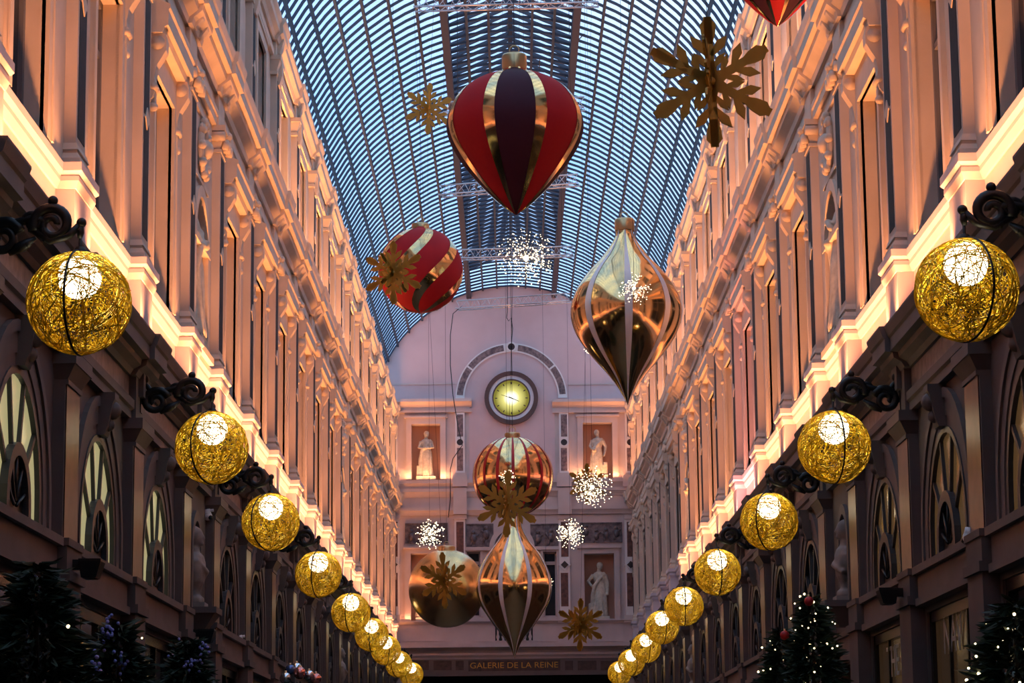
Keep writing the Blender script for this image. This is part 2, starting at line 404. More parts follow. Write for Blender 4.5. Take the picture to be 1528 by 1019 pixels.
for a in (-1, 1):
    cb.tube([(-.0, a*.28, 9.62), (.16, a*.28, 9.62)], .062, 10)
    cb.tube([(.15, a*.19, 9.47), (.165, a*.19, 9.55), (.19, a*.19, 9.585)], [.05,.05,.02], 6)
cb.tube([(.14, 0, 9.47), (.16, 0, 9.56), (.195, 0, 9.60)], [.06,.06,.02], 6); cb.sphere((.17, 0, 9.68), .055, 8, 6)
cap1 = cb.mesh('capital', 'stone_trim')
r2 = MB().prism(off(C2, .05), -.46, .46).box(-.05, .085, -.31, .31, 9.75, 10.16)
for a in (-.2, .2):
    r2.prism([(.05,10.15),(.14,10.15),(.22,10.25),(.24,10.34),(.05,10.34)], a-.07, a+.07)
res2 = r2.mesh('cornice_break', 'stone_trim')
shaft2 = MB().box(-.02, .10, -.22, .22, 10.66, 12.57).mesh('upper_pilaster', 'stone')
cap2 = MB().box(-.02, .115, -.30, .30, 12.55, 12.60).frustum((-.02,.10,-.28,.28), (-.02,.16,-.34,.34), 12.60, 12.77).box(-.02, .17, -.36, .36, 12.77, 12.84).prism([(.08,12.41),(.13,12.43),(.17,12.57),(.17,12.77),(.08,12.77)], -.12, .12).mesh('capital', 'stone_trim')
res3 = MB().prism(off(C3, .05), -.42, .42).box(-.05, .09, -.3, .3, 12.84, 13.08).mesh('cornice_break', 'stone_trim')
res3m = MB().prism([(.06,12.93),(.13,12.95),(.17,13.06),(.20,13.17),(.06,13.17)], -.11, .11).mesh('modillion', 'stone_trim')
# window bay pieces
def ring(m, r0, r1, x0, x1, zs, n=20, leg=None):
    vs = []; fs = []
    pts = [(math.cos(PI*i/n), math.sin(PI*i/n)) for i in range(n+1)]
    seq = [(r0*c, r1*c, zs+r0*sn, zs+r1*sn) for c, sn in pts]
    if leg is not None: seq = [(r0, r1, leg, leg)]+seq+[(-r0, -r1, leg, leg)]
    for a, b, za, zb in seq: vs += [(x0,a,za),(x1,a,za),(x1,b,zb),(x0,b,zb)]
    k = len(seq)
    for i in range(k-1):
        for q in range(4): fs.append((i*4+q, i*4+(q+1)%4, i*4+4+(q+1)%4, i*4+4+q))
    fs += [(0,1,2,3), ((k-1)*4+3,(k-1)*4+2,(k-1)*4+1,(k-1)*4)]
    m.add(vs, fs)
am = MB(); ring(am, 1.04, 1.27, -.05, .005, 3.80, leg=3.62); ring(am, .95, 1.05, -.06, -.008, 3.80, leg=3.62); ring(am, 1.20, 1.29, -.05, .025, 3.80, leg=3.62)
archivolt = am.mesh('archivolt', 'stone_low_trim_shaded')
ks = MB().prism([(-.05,4.74),(.06,4.74),(.09,4.82),(.13,5.02),(.15,5.06),(.15,5.12),(-.05,5.12)], -.11, .11)
ks.sphere((.11,0,4.97), .085, 8, 6).sphere((.08,0,4.84), .06, 8, 6)
keyst = ks.mesh('keystone', 'stone_low_trim_shaded')
sill = MB().box(-.05, .10, -1.44, 1.44, 3.55, 3.62).box(-.05, .05, -1.44, 1.44, 3.33, 3.55).box(-.05, .08, -1.44, 1.44, 3.26, 3.33).mesh('sill_beam', 'stone_low_trim_shaded')
spand = None
hood = MB().prism([(-.02,9.29),(.13,9.29),(.15,9.35),(.19,9.37),(.19,9.53),(.21,9.55),(.21,9.59),(-.02,9.69)], -1.02, 1.02).mesh('hood', 'stone_trim')
def scroll(cx, cz, r0, r1, turns, a0, n=28, y=0, sg=1):
    return [(cx+(r0+(r1-r0)*i/n)*math.cos(a0+sg*2*PI*turns*i/n), y, cz+(r0+(r1-r0)*i/n)*math.sin(a0+sg*2*PI*turns*i/n)) for i in range(n+1)]
co = MB().prism([(-.02,9.29),(.15,9.29),(.17,9.21),(.165,9.11),(.12,9.03),(.07,8.95),(.05,8.83),(.06,8.73),(.04,8.63),(.01,8.59),(-.02,8.59)], -.09, .09)
co.tube([(.08,-.10,9.19),(.08,.10,9.19)], .075, 12); co.tube([(.045,-.095,8.73),(.045,.095,8.73)], .04, 10)
co.sphere((.03,0,8.53), .05, 8, 6)
console = co.mesh('console', 'stone_trim')
sr = MB()
for a in (-1, 1): sr.box(-.03, .035, *sorted((a*.70, a*.90)), 6.70, 9.29).box(.03, .05, *sorted((a*.84, a*.90)), 6.70, 9.29)
sr.box(-.03, .035, -.70, .70, 8.96, 9.29)
surround = sr.mesh('window_surround', 'stone_trim')
s2 = MB()
for a in (-1, 1): s2.box(-.03, .035, *sorted((a*.60, a*.76)), 10.70, 12.76)
s2.box(-.03, .035, -.60, .60, 12.60, 12.76).box(-.03, .06, -.80, .80, 12.76, 12.82)
surround2 = s2.mesh('window_surround', 'stone_trim')
# fan window of the lower storey
fm = MB(); ring(fm, .89, .95, -.24, -.16, 3.80, leg=3.62); fm.box(-.24, -.16, -.95, .95, 3.60, 3.67)
wframe = fm.mesh('frame', 'window_frame')
def fanbar(ang):
    m = MB(); c, sn = math.cos(ang), math.sin(ang); w = .022
    ny, nz_ = -sn*w, c*w
    a, b = (.43*c, 3.74+.43*sn), (.90*c, 3.80+.90*sn)
    m.add([(-.23,a[0]-ny,a[1]-nz_),(-.17,a[0]-ny,a[1]-nz_),(-.17,a[0]+ny,a[1]+nz_),(-.23,a[0]+ny,a[1]+nz_),
           (-.23,b[0]-ny,b[1]-nz_),(-.17,b[0]-ny,b[1]-nz_),(-.17,b[0]+ny,b[1]+nz_),(-.23,b[0]+ny,b[1]+nz_)],
          [(0,1,2,3),(4,7,6,5),(0,4,5,1),(1,5,6,2),(2,6,7,3),(3,7,4,0)])
    return m.mesh('mullion', 'window_frame')
fans = [fanbar(R(a)) for a in (36, 72, 108, 144)]
hm = MB(); ring(hm, .36, .46, -.24, -.14, 3.72, 14, leg=3.62)
hub = hm.mesh('hub_frame', 'window_frame')
hp = MB(); hp.add([(-.19,a,z) for a, z in [(.37,3.62)]+arch_pts(.37,3.72,14)+[(-.37,3.62)]], [tuple(range(17))])
for q in range(5):
    aa = R(18+36*q); hp.tube([(-.17, .05*math.cos(aa), 3.70+.05*math.sin(aa)), (-.17, .35*math.cos(aa), 3.72+.35*math.sin(aa))], .014, 5)
grille = hp.mesh('grille', 'dark_iron')
def fanpane(a0, a1, mt):
    n = 6; pts = [(.40*math.cos(a0+(a1-a0)*i/n), 3.73+.40*math.sin(a0+(a1-a0)*i/n)) for i in range(n+1)]
    pts += [(.93*math.cos(a1+(a0-a1)*i/n), 3.80+.93*math.sin(a1+(a0-a1)*i/n)) for i in range(n+1)]
    if a0 < .01: pts = [(.40,3.63)]+pts+[(.93,3.63)]
    if a1 > PI-.01: pts = pts[:n+1]+[(-.40,3.63),(-.93,3.63)]+pts[n+1:]
    m = MB(); m.add([(-.20,a,z) for a, z in pts], [tuple(range(len(pts)))]); return m.mesh('pane', mt)
angs = [0, R(36), R(72), R(108), R(144), PI]
panes = {mt: [fanpane(angs[i], angs[i+1], mt) for i in range(5)] for mt in ('pane_lit', 'pane_dark', 'pane_warm')}
def sash(hw, z0, z1, dx):
    m = MB()
    for a in (-1, 1): m.box(dx, dx+.06, *sorted((a*hw, a*(hw-.07))), z0, z1)
    m.box(dx, dx+.06, -hw, hw, z1-.07, z1).box(dx, dx+.06, -hw, hw, z0, z0+.08)
    fr = m.mesh('frame', 'upper_frame')
    mu = MB().box(dx+.005, dx+.05, -.03, .03, z0, z1).mesh('mullion', 'upper_frame')
    tr = MB().box(dx+.005, dx+.05, -hw, hw, z1-.55, z1-.49).mesh('transom', 'upper_frame')
    pn = [MB().add([(dx+.02,a,z0),(dx+.02,b,z0),(dx+.02,b,z1),(dx+.02,a,z1)], [(0,1,2,3)]).mesh('pane', 'pane_dark') for a, b in ((-hw,0),(0,hw))]
    return fr, mu, tr, pn
S1, S2 = sash(.70, 6.72, 8.96, -.22), sash(.60, 10.80, 12.60, -.20)
# niche bay pieces
nsur = MB(); ring(nsur, .56, .70, -.03, .04, 8.0, leg=6.72); nsur.box(-.03, .05, -.72, .72, 7.96, 8.04).box(-.02, .10, -.74, .74, 6.67, 6.75)
nsurm = nsur.mesh('niche_surround', 'stone_trim')
lsur = MB(); ring(lsur, .34, .46, -.05, .02, 4.38, leg=3.70); lsur = lsur.mesh('niche_surround', 'stone_low_trim_shaded')
lcon = MB().frustum((-.05,.10,-.12,.12), (-.05,.26,-.26,.26), 3.42, 3.64).box(-.30, .28, -.29, .29, 3.64, 3.71).mesh('bracket', 'stone_low_trim_shaded')
lpan = MB().box(-.05, .03, -1.0, 1.0, 3.02, 3.30).box(-.05, .06, -1.02, 1.02, 3.30, 3.36).mesh('lintel', 'stone_low_trim_shaded')
ct = MB(); ct.tube([(.03, .24*math.cos(a), 9.15+.30*math.sin(a)) for a in [2*PI*i/20 for i in range(20)]], .05, 6, closed=True)
for i in range(10):
    a = 2*PI*i/10; ct.sphere((.05, .26*math.cos(a), 9.15+.33*math.sin(a)), .06, 6, 5)
ct.sphere((.03,0,9.15), .13, 10, 6); ct.box(-.02, .03, -.62, .62, 8.72, 8.78).box(-.02, .03, -.62, .62, 9.54, 9.60)
cart = ct.mesh('wreath_relief', 'stone_trim')
nlamp = MB().box(.0, .012, -.5, .5, 10.85, 10.90).box(.0, .012, -.5, .5, 12.5, 12.55).mesh('panel_moulding', 'stone_trim')

wn = [0]
def window(parts, s, y, label, dx=0):
    wn[0] += 1; e = empty('window_%d' % wn[0], (s*(X0-dx), y, 0), 0 if s < 0 else PI); tag(e, label, 'window', kind='structure')
    for n, me in parts: link(n, me, e)
    return e
ordn = ['first','second','third','fourth','fifth','sixth','seventh','eighth','ninth','tenth','eleventh','twelfth','thirteenth','fourteenth','fifteenth','sixteenth','seventeenth']
SIDETXT = {-1: 'yellow window side', 1: 'fairy light tree side'}
for s in (-1, 1):
    w = WALL[s]
    for i, y in enumerate(PIL):
        if i == 0: continue
        p = link('lower_pilaster', low_shaft, w, **side(s, y))
        link('edge_strip', low_edge, p); link('capital', low_cap, p); link('pedestal', low_base, p)
        link('cornice_break', res1, w, **side(s, y))
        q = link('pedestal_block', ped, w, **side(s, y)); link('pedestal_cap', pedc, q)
        p = link('pilaster', shaft, w, **side(s, y)); link('base', pbase, p); link('capital', cap1, p)
        for q in inl1: link('inlay', q, p)
        link('diamond', dia1, p)
        link('cornice_break', res2, w, **side(s, y))
        p = link('upper_pilaster', shaft2, w, **side(s, y)); link('capital', cap2, p)
        for q in inl2: link('inlay', q, p)
        link('diamond', dia2, p)
        p = link('cornice_break', res3, w, **side(s, y)); link('modillion', res3m, p)
    wc = len([k for k in KIND if k == 'W']); seen = 0
    for i, k in enumerate(KIND):
        y = (PIL[i]+PIL[i+1])/2
        if k == 'W':
            n = wc-seen; seen += 1
            if i == 0: lit = 'pane_dark'
            elif s < 0: lit = 'pane_lit' if i <= 3 else 'pane_dark'
            else: lit = 'pane_warm' if i <= 4 else 'pane_dark'
            link('archivolt', archivolt, w, **side(s, y)); link('keystone', keyst, w, **side(s, y)); link('sill_beam', sill, w, **side(s, y))
            hd = link('hood', hood, w, **side(s, y))
            for a in (-.89, .89): link('console', console, hd, (0, a, 0))
            link('window_surround', surround, w, **side(s, y)); link('window_surround', surround2, w, **side(s, y))
            od = ordn[n-1] if n <= len(ordn) else str(n)
            window([('frame', wframe), ('hub_frame', hub), ('grille', grille)]+[('mullion', f) for f in fans]+[('pane', p) for p in panes[lit]], s, y,
                   'arched fan window, %s from the clock wall, %s' % (od, SIDETXT[s]), .165)
            for S, nm in ((S1, 'tall window under a bracketed hood'), (S2, 'top floor window')):
                window([('frame', S[0]), ('mullion', S[1]), ('transom', S[2]), ('pane', S[3][0]), ('pane', S[3][1])], s, y,
                       '%s, %s from the clock wall, %s' % (nm, od, SIDETXT[s]))
        else:
            link('niche_surround', nsurm, w, **side(s, y)); link('niche_surround', lsur, w, **side(s, y)); link('bracket', lcon, w, **side(s, y))
            link('lintel', lpan, w, **side(s, y)); link('wreath_relief', cart, w, **side(s, y)); link('panel_moulding', nlamp, w, **side(s, y))
            continue
# shop windows behind the lower openings
shopf = MB()
for a in (-1, 1): shopf.box(-.36, -.28, *sorted((a*1.40, a*1.30)), 0, 3.2)
shopf.box(-.36, -.28, -1.4, 1.4, 3.10, 3.2).box(-.36, -.28, -1.4, 1.4, 2.30, 2.38)
shopf = shopf.mesh('frame', 'shop_dark')
shopm = [MB().box(-.35, -.29, a-.025, a+.025, 0, 3.1).mesh('mullion', 'shop_dark') for a in (-.45, .45)]
shopp = {mt: [MB().add([(-.32,a,0),(-.32,b,0),(-.32,b,3.1),(-.32,a,3.1)], [(0,1,2,3)]).mesh('pane', mt) for a, b in ((-1.3,-.45),(-.45,.45),(.45,1.3))] for mt in ('pane_dark', 'shop_pane')}
for s in (-1, 1):
    n = 0
    for i, k in enumerate(KIND):
        if k != 'W' or not (1 <= i <= 6): continue
        y = (PIL[i]+PIL[i+1])/2; warm = s > 0 and i in (2, 3)
        window([('frame', shopf)]+[('mullion', m) for m in shopm]+[('pane', p) for p in shopp['shop_pane' if warm else 'pane_dark']], s, y,
               'dark shop window under the %s fan window from the clock wall, %s' % (ordn[15-n-1], SIDETXT[s]), .24); n += 1
def text_mesh(txt, size, depth, mt):
    c = bpy.data.curves.new('t', 'FONT'); c.body = txt; c.size = size; c.extrude = depth; c.align_x = 'CENTER'; c.align_y = 'CENTER'
    o = bpy.data.objects.new('t', c); COL.objects.link(o); dg = bpy.context.evaluated_depsgraph_get(); dg.update()
    me = bpy.data.meshes.new_from_object(o.evaluated_get(dg)); bpy.data.objects.remove(o); me.materials.clear(); me.materials.append(MATS[mt]); return me
for txt, i, dy, z in (('NAV', 2, .35, 2.92), ('THE', 3, .25, 2.86)):
    y = (PIL[i]+PIL[i+1])/2
    o = link('window_lettering', text_mesh(txt, .46, .003, 'sign_white'))
    o.matrix_world = Matrix(((0,0,-1,X0+.065),(-1,0,0,y+dy),(0,1,0,z),(0,0,0,1)))
    tag(o, 'pale letters %s on the dark shop window' % txt, 'lettering')

# ------------------------------------------------------------------ setting: end wall with the clock
def ex(px, py): return at(px, py, YE).x
def ez(py, px=764): return at(px, py, YE).z
def rect(px0, px1, py0, py1):
    return (ex(px0, (py0+py1)/2), ex(px1, (py0+py1)/2), ez(py1, (px0+px1)/2), ez(py0, (px0+px1)/2))   # x0,x1,z0,z1
UL, UR = rect(614, 657, 633, 716), rect(870, 914, 631, 714)
LL, LR = rect(613, 656, 826, 927), rect(872, 917, 826, 925)
W1, W2, W3 = rect(697, 717, 823, 920), rect(735, 793, 823, 920), rect(811, 831, 823, 920)
PASS = (-3.1, 3.1, 0, ez(1004))
def wall_cells(m, R0, holes, y0, y1):
    xs = sorted({R0[0], R0[1]} | {q for hh in holes for q in hh[:2]}); zs = sorted({R0[2], R0[3]} | {q for hh in holes for q in hh[2:]})
    for a, b in zip(xs, xs[1:]):
        for c, d in zip(zs, zs[1:]):
            mx, mz = (a+b)/2, (c+d)/2
            if not any(hh[0] < mx < hh[1] and hh[2] < mz < hh[3] for hh in holes): m.box(a, b, y0, y1, c, d)
ZS = ez(600)
ew = MB(); wall_cells(ew, (-4.1, 4.1, 0, ZS), [UL, UR, LL, LR, W1, W2, W3, PASS], YE, YE+.5)
lun = [(-4.1, ZS)]+[(x, z) for x, z in [vpt(PI-(PI*i/40), RV+.03) for i in range(41)] if z > ZS and abs(x) < 4.45]+[(4.1, ZS)]
WE = struct('wall_end', ew.mesh('wall_end', 'stone_end'), 'end wall of the gallery with clock, statue niches and carved frieze', 'wall')
link('lunette', MB().prismy(lun, YE, YE+.5).mesh('lunette', 'plaster_pink'), WE)
# central plaster field behind the clock
cr = rect(700, 828, 600, 716); link('plaster_field', MB().box(cr[0], cr[1], YE-.012, YE+.02, cr[2], cr[3]+.05).mesh('plaster_field', 'plaster_pink'), WE)
def niche_back(hh, mt): link('niche_back', MB().box(hh[0]-.02, hh[1]+.02, YE+.42, YE+.5, hh[2]-.02, hh[3]+.02).mesh('niche_back', mt), WE)
for hh in (UL, UR, LL, LR): niche_back(hh, 'niche_paint')
def eb(name, mt, px0, px1, py0, py1, proj, par=None, back=.02):
    a, b, c, d = rect(px0, px1, py0, py1); return link(name, MB().box(a, b, YE-proj, YE+back, c, d).mesh(name, mt), par or WE)
def ecorn(name, mt, px0, px1, py0, py1, p0, p1):
    a, b, c, d = rect(px0, px1, py0, py1); hgt = d-c
    return link(name, MB().prismx([(YE+.02,c),(YE-p0,c),(YE-p0-.25*(p1-p0),c+.25*hgt),(YE-p0-.75*(p1-p0),c+.55*hgt),(YE-p1,c+.62*hgt),(YE-p1,d),(YE+.02,d)], a, b).mesh(name, mt), WE)
for a, b in ((579, 704), (824, 952)):
    ecorn('cornice', 'stone_end', a, b, 597, 608, .08, .30); eb('frieze', 'stone_end', a, b-3 if a < 700 else b, 608, 613, .07); eb('moulding', 'stone_end', a, b, 613, 616, .12)
def eframe(name, mt, o, i, proj):
    m = MB(); O, I = rect(*o), rect(*i)
    m.box(O[0], I[0], YE-proj, YE+.02, O[2], O[3]).box(I[1], O[1], YE-proj, YE+.02, O[2], O[3]).box(I[0], I[1], YE-proj, YE+.02, I[3], O[3])
    m.box(O[0]-.05, O[1]+.05, YE-proj-.06, YE+.02, O[3], O[3]+.06)
    return link(name, m.mesh(name, mt), WE)
eframe('niche_frame', 'stone_end', (606, 666, 624, 716), (614, 657, 633, 716), .08); eframe('niche_frame', 'stone_end', (862, 922, 622, 714), (870, 914, 631, 714), .08)
eframe('niche_frame', 'stone_end', (604, 666, 819, 927), (613, 656, 826, 927), .08); eframe('niche_frame', 'stone_end', (865, 925, 818, 925), (872, 917, 826, 925), .08)
for a in (W1, W2, W3):
    m = MB(); fw = .07
    m.box(a[0]-fw, a[0], YE-.05, YE+.02, a[2], a[3]).box(a[1], a[1]+fw, YE-.05, YE+.02, a[2], a[3]).box(a[0]-fw, a[1]+fw, YE-.05, YE+.02, a[3], a[3]+fw)
    link('window_surround', m.mesh('window_surround', 'stone_end'), WE)
    wn[0] += 1; e = empty('window_%d' % wn[0], ((a[0]+a[1])/2, YE+.2, a[2]))
    wid = (a[1]-a[0])/2; hg = a[3]-a[2]; tz = hg*.83
    lab = {0: 'narrow dark window beside the niche lit orange', 1: 'wide middle window of the end wall', 2: 'narrow dark window beside the niche in shade'}[(W1, W2, W3).index(a)]
    tag(e, lab, 'window', kind='structure')
    link('frame', MB().box(-wid, -wid+.05, 0, .06, 0, hg).box(wid-.05, wid, 0, .06, 0, hg).box(-wid, wid, 0, .06, hg-.05, hg).box(-wid, wid, 0, .06, 0, .05).mesh('frame', 'stone_end'), e)
    link('transom', MB().box(-wid, wid, -.02, .06, tz-.05, tz+.05).mesh('transom', 'stone_end'), e)
    link('pane', MB().box(-wid, wid, .03, .04, 0, tz).mesh('pane', 'pane_dark'), e); link('pane', MB().box(-wid, wid, .03, .04, tz, hg).mesh('pane', 'pane_dark'), e)
def poly_xz(m, pts, y0, y1): m.prism(pts, y0, y1)
for cx, mt in ((586, 'marble_inlay'), (686.5, 'marble_inlay'), (841.5, 'marble_inlay'), (940, 'marble_inlay')):
    p = eb('pilaster', 'stone_light', cx-7, cx+7, 616, 706, .09)
    eb('base', 'stone_end', cx-9, cx+9, 706, 710, .12, p); eb('base_block', 'stone_end', cx-11, cx+11, 710, 727, .24, p)
    for a, b in ((619, 652), (669, 703)):
        eb('inlay', mt, cx-4.6, cx+4.6, a, b, .095, p)
    c = at(cx, 660.5, YE); link('roundel_ring', MB().disc((c.x, c.z), .15, YE-.13, YE, 24, .10).mesh('roundel_ring', 'stone_light'), p)
    link('roundel', MB().disc((c.x, c.z), .105, YE-.10, YE, 20).mesh('roundel', 'marble_dark'), p)
for cx in (588, 686.5, 842.5, 941):
    p = eb('lower_pilaster', 'stone_light', cx-8, cx+8, 772, 925, .09)
    eb('base', 'stone_end', cx-10, cx+10, 918, 929, .15, p); eb('capital', 'stone_end', cx-10, cx+10, 769, 775, .14, p)
    for a, b in ((779, 831), (855, 905)): eb('inlay', 'marble_red', cx-5.5, cx+5.5, a, b, .095, p)
    c = at(cx, 843, YE); d = .19
    link('diamond_frame', MB().prism([(c.x-d,c.z),(c.x,c.z-d),(c.x+d,c.z),(c.x,c.z+d)], YE-.12, YE).mesh('diamond_frame', 'stone_light'), p)
    d = .12; link('diamond', MB().prism([(c.x-d,c.z),(c.x,c.z-d),(c.x+d,c.z),(c.x,c.z+d)], YE-.13, YE).mesh('diamond', 'marble_dark'), p)
ecorn('ledge', 'stone_end', 575, 955, 716, 729, .10, .20); ecorn('cornice', 'stone_end', 575, 955, 729, 741, .08, .17)
eb('frieze', 'stone_end', 575, 955, 741, 757, .05); ecorn('moulding', 'stone_end', 575, 955, 757, 768, .06, .13)
for cx in (686.5, 842.5): eb('frieze_block', 'stone_end', cx-10, cx+10, 729, 768, .21)
# carved relief panels
def relief(name, px0, px1, py0, py1, n, seed):
    a, b, c, d = rect(px0, px1, py0, py1); r_ = random.Random(seed); m = MB().box(a, b, YE-.02, YE+.02, c, d)
    m.box(a-.03, a, YE-.05, YE+.02, c-.03, d+.03).box(b, b+.03, YE-.05, YE+.02, c-.03, d+.03).box(a, b, YE-.05, YE+.02, c-.03, c).box(a, b, YE-.05, YE+.02, d, d+.03)
    for i in range(n):
        x = a+(b-a)*(i+.5)/n; z = (c+d)/2+(d-c)*r_.uniform(-.14, .14); hh = (d-c)
        m.sphere((x, YE-.03, z+.22*hh), .11*hh, 8, 6); m.sphere((x, YE-.02, z-.08*hh), .16*hh, 8, 6, 1.5)
        m.tube([(x, YE-.04, z), (x+.12*hh*r_.choice((-1,1)), YE-.05, z-.1*hh), (x+.25*hh*r_.choice((-1,1)), YE-.04, z+.12*hh)], .045*hh, 5)
        m.tube([(x-.05, YE-.04, z-.2*hh), (x-.12*hh, YE-.04, z-.45*hh)], .05*hh, 5)
    return link(name, m.mesh(name, 'marble_frieze'), WE)
relief('relief_panel', 606, 667, 782, 809, 4, 1); relief('relief_panel', 867, 927, 781, 808, 4, 2)
relief('relief_panel', 697, 735, 783, 815, 2, 3); relief('relief_panel', 793, 832, 783, 815, 2, 4)
c = at(764, 817, YE); m = MB(); vs_ = []
ringm = MB(); ring(ringm, .55, .70, 0, .08, 0, 20)
o = link('relief_arch', ringm.mesh('relief_arch', 'stone_end'), WE, (c.x, YE, c.z), -PI/2)
tym = MB().prism([(c.x+.56*math.cos(PI*i/16), c.z+.56*math.sin(PI*i/16)) for i in range(17)], YE-.03, YE+.02)
tym.sphere((c.x, YE-.04, c.z+.2), .16, 10, 8); tym.sphere((c.x-.25, YE-.03, c.z+.15), .1, 8, 6); tym.sphere((c.x+.25, YE-.03, c.z+.15), .1, 8, 6)
link('tympanum', tym.mesh('tympanum', 'marble_frieze'), WE)
eb('architrave', 'stone_end', 694, 834, 816, 821, .10)
# parapet, balustrade, lower cornice, name frieze
eb('parapet', 'stone_end', 575, 955, 930, 962, .06); ecorn('parapet_rail', 'stone_end', 575, 955, 925, 931, .08, .18)
for a, b in ((596, 672), (702, 736), (797, 832), (856, 930)): eb('parapet_panel', 'stone_end', a, b, 934, 957, .085)
bal = eb('balustrade_shade', 'pane_dark', 739, 795, 933, 956, .064)  # flat dark sheet painting the shade between the balusters
for i in range(7):
    c = at(743+i*8, 945, YE); zb, zt = ez(956), ez(933)
    link('baluster', MB().lathe([(.035,zt-zb),(.03,.42*(zt-zb)),(.055,.25*(zt-zb)),(.03,.05*(zt-zb)),(.05,0)], 8).mesh('baluster', 'stone_end'), bal, (c.x, YE-.11, zb))
ecorn('cornice', 'stone_end', 575, 955, 961, 974, .08, .34); ecorn('moulding', 'stone_end', 575, 955, 974, 983, .06, .14)
eb('name_frieze', 'stone_low_trim_shaded', 575, 955, 983, 1004, .06)
for a, b in ((592, 640), (647, 674), (680, 692), (843, 855), (862, 890), (896, 944)): eb('inlay', 'marble_dark', a, b, 986, 1000, .065)
sg = eb('name_panel', 'marble_dark', 699, 836, 985, 1001, .068)
tm = text_mesh('GALERIE DE LA REINE', .25, .006, 'gold_letter'); c = at(767, 993, YE)
wtxt = max(v.co.x for v in tm.vertices)-min(v.co.x for v in tm.vertices)
o = link('lettering', tm, sg, (c.x, YE-.075, c.z)); o.rotation_euler = (PI/2, 0, 0); o.scale = ((ex(833, 992)-ex(702, 992))/wtxt, 1, 1)
eb('lintel', 'stone_low_trim_shaded', 575, 955, 1004, 1008, .10)
pb = MB().box(-4.1, 4.1, YE+6, YE+6.2, 0, 5.6).box(-4.1, -3.1, YE+.5, YE+6, 0, 5.6).box(3.1, 4.1, YE+.5, YE+6, 0, 5.6).box(-4.1, 4.1, YE+.5, YE+6, 5.5, 5.7)
link('passage', pb.mesh('passage', 'stone_low_shaded'), WE)
# arch round the clock
c = at(763, 594.5, YE); k = at(764, 594, YE).x-at(763, 594, YE).x
am = MB(); ring(am, 70*k, 83.5*k, 0, .05, 0, 36); av = link('clock_arch', am.mesh('clock_arch', 'stone_light'), WE, (c.x, YE, c.z), -PI/2)
for a0, a1 in ((4, 36), (38, 82), (98, 142), (144, 176)):
    m = MB(); pts = [(76.8*k+d*k) for d in (-4.6, 4.6)]; vs_ = []; n = 12
    for i in range(n+1):
        a = R(a0+(a1-a0)*i/n)
        for r in pts: vs_.append((.056, r*math.cos(a), r*math.sin(a)))
    m.add(vs_, [(2*i, 2*i+1, 2*i+3, 2*i+2) for i in range(n)]); link('inlay', m.mesh('inlay', 'marble_inlay'), av)
kc = at(763, 518, YE); link('roundel_ring', MB().disc((kc.x, kc.z), .16, YE-.10, YE, 24, .11).mesh('roundel_ring', 'stone_light'), WE); link('roundel', MB().disc((kc.x, kc.z), .115, YE-.07, YE, 20).mesh('roundel', 'marble_dark'), WE)
for a, b in ((580, 679), (848, 950)): eb('string_course', 'stone_end', a, b, 572, 574, .03)
wb = struct('wall_back', MB().box(-4.8, 4.8, YB-.4, YB, 0, 17.6).mesh('wall_back', 'stone'), 'far end of the gallery opposite the clock wall', 'wall')
estrip(UL[0]-.35, UL[1]+.5, ez(715)+.02, 27, (1, .42, .16), .19); estrip(UR[0]-.5, UR[1]+.35, ez(715)+.02, 27, (1, .42, .16), .19)
estrip(LL[0]-.3, LL[1]+.1, ez(924)+.02, 9, (1, .38, .16), .15)

ck = empty('wall_clock', (c.x, YE-.02, c.z)); tag(ck, 'round lit wall clock with dark rim under the arch', 'clock')
link('rim', MB().disc((0,0), 40*k, -.16, .02, 48, 33.5*k).mesh('rim', 'clock_wood'), ck)
link('ring', MB().disc((0,0), 33.6*k, -.11, .02, 48, 27.5*k).mesh('ring', 'clock_white'), ck)
link('inner_rim', MB().disc((0,0), 28.4*k, -.13, .02, 48, 26.6*k).mesh('inner_rim', 'clock_wood'), ck)
dial = link('dial', MB().disc((0,0), 27*k, -.05, .02, 48).mesh('dial', 'clock_face'), ck)
def hand(ang, ln, w):
    a = R(90-ang); d = Vector((math.cos(a), 0, math.sin(a))); n = Vector((-math.sin(a), 0, math.cos(a)))*w
    m = MB(); q = [d*-.08+n, d*-.08-n, d*ln-n*.4, d*ln+n*.4]; m.add([(p.x,-.065,p.z) for p in q]+[(p.x,-.06,p.z) for p in q], [(0,1,2,3),(4,7,6,5),(0,3,7,4),(1,5,6,2),(2,6,7,3),(0,4,5,1)])
    return m.mesh('hand', 'clock_wood')
link('hour_hand', hand(113, .26, .018), dial); link('minute_hand', hand(289, .34, .013), dial)
for i in range(12):
    a = 2*PI*i/12; m = MB(); m.box(-.014, .014, -.056, -.05, .44, .51); o = link('hour_mark', m.mesh('hour_mark', 'clock_wood'), dial); o.rotation_euler = (0, a, 0)

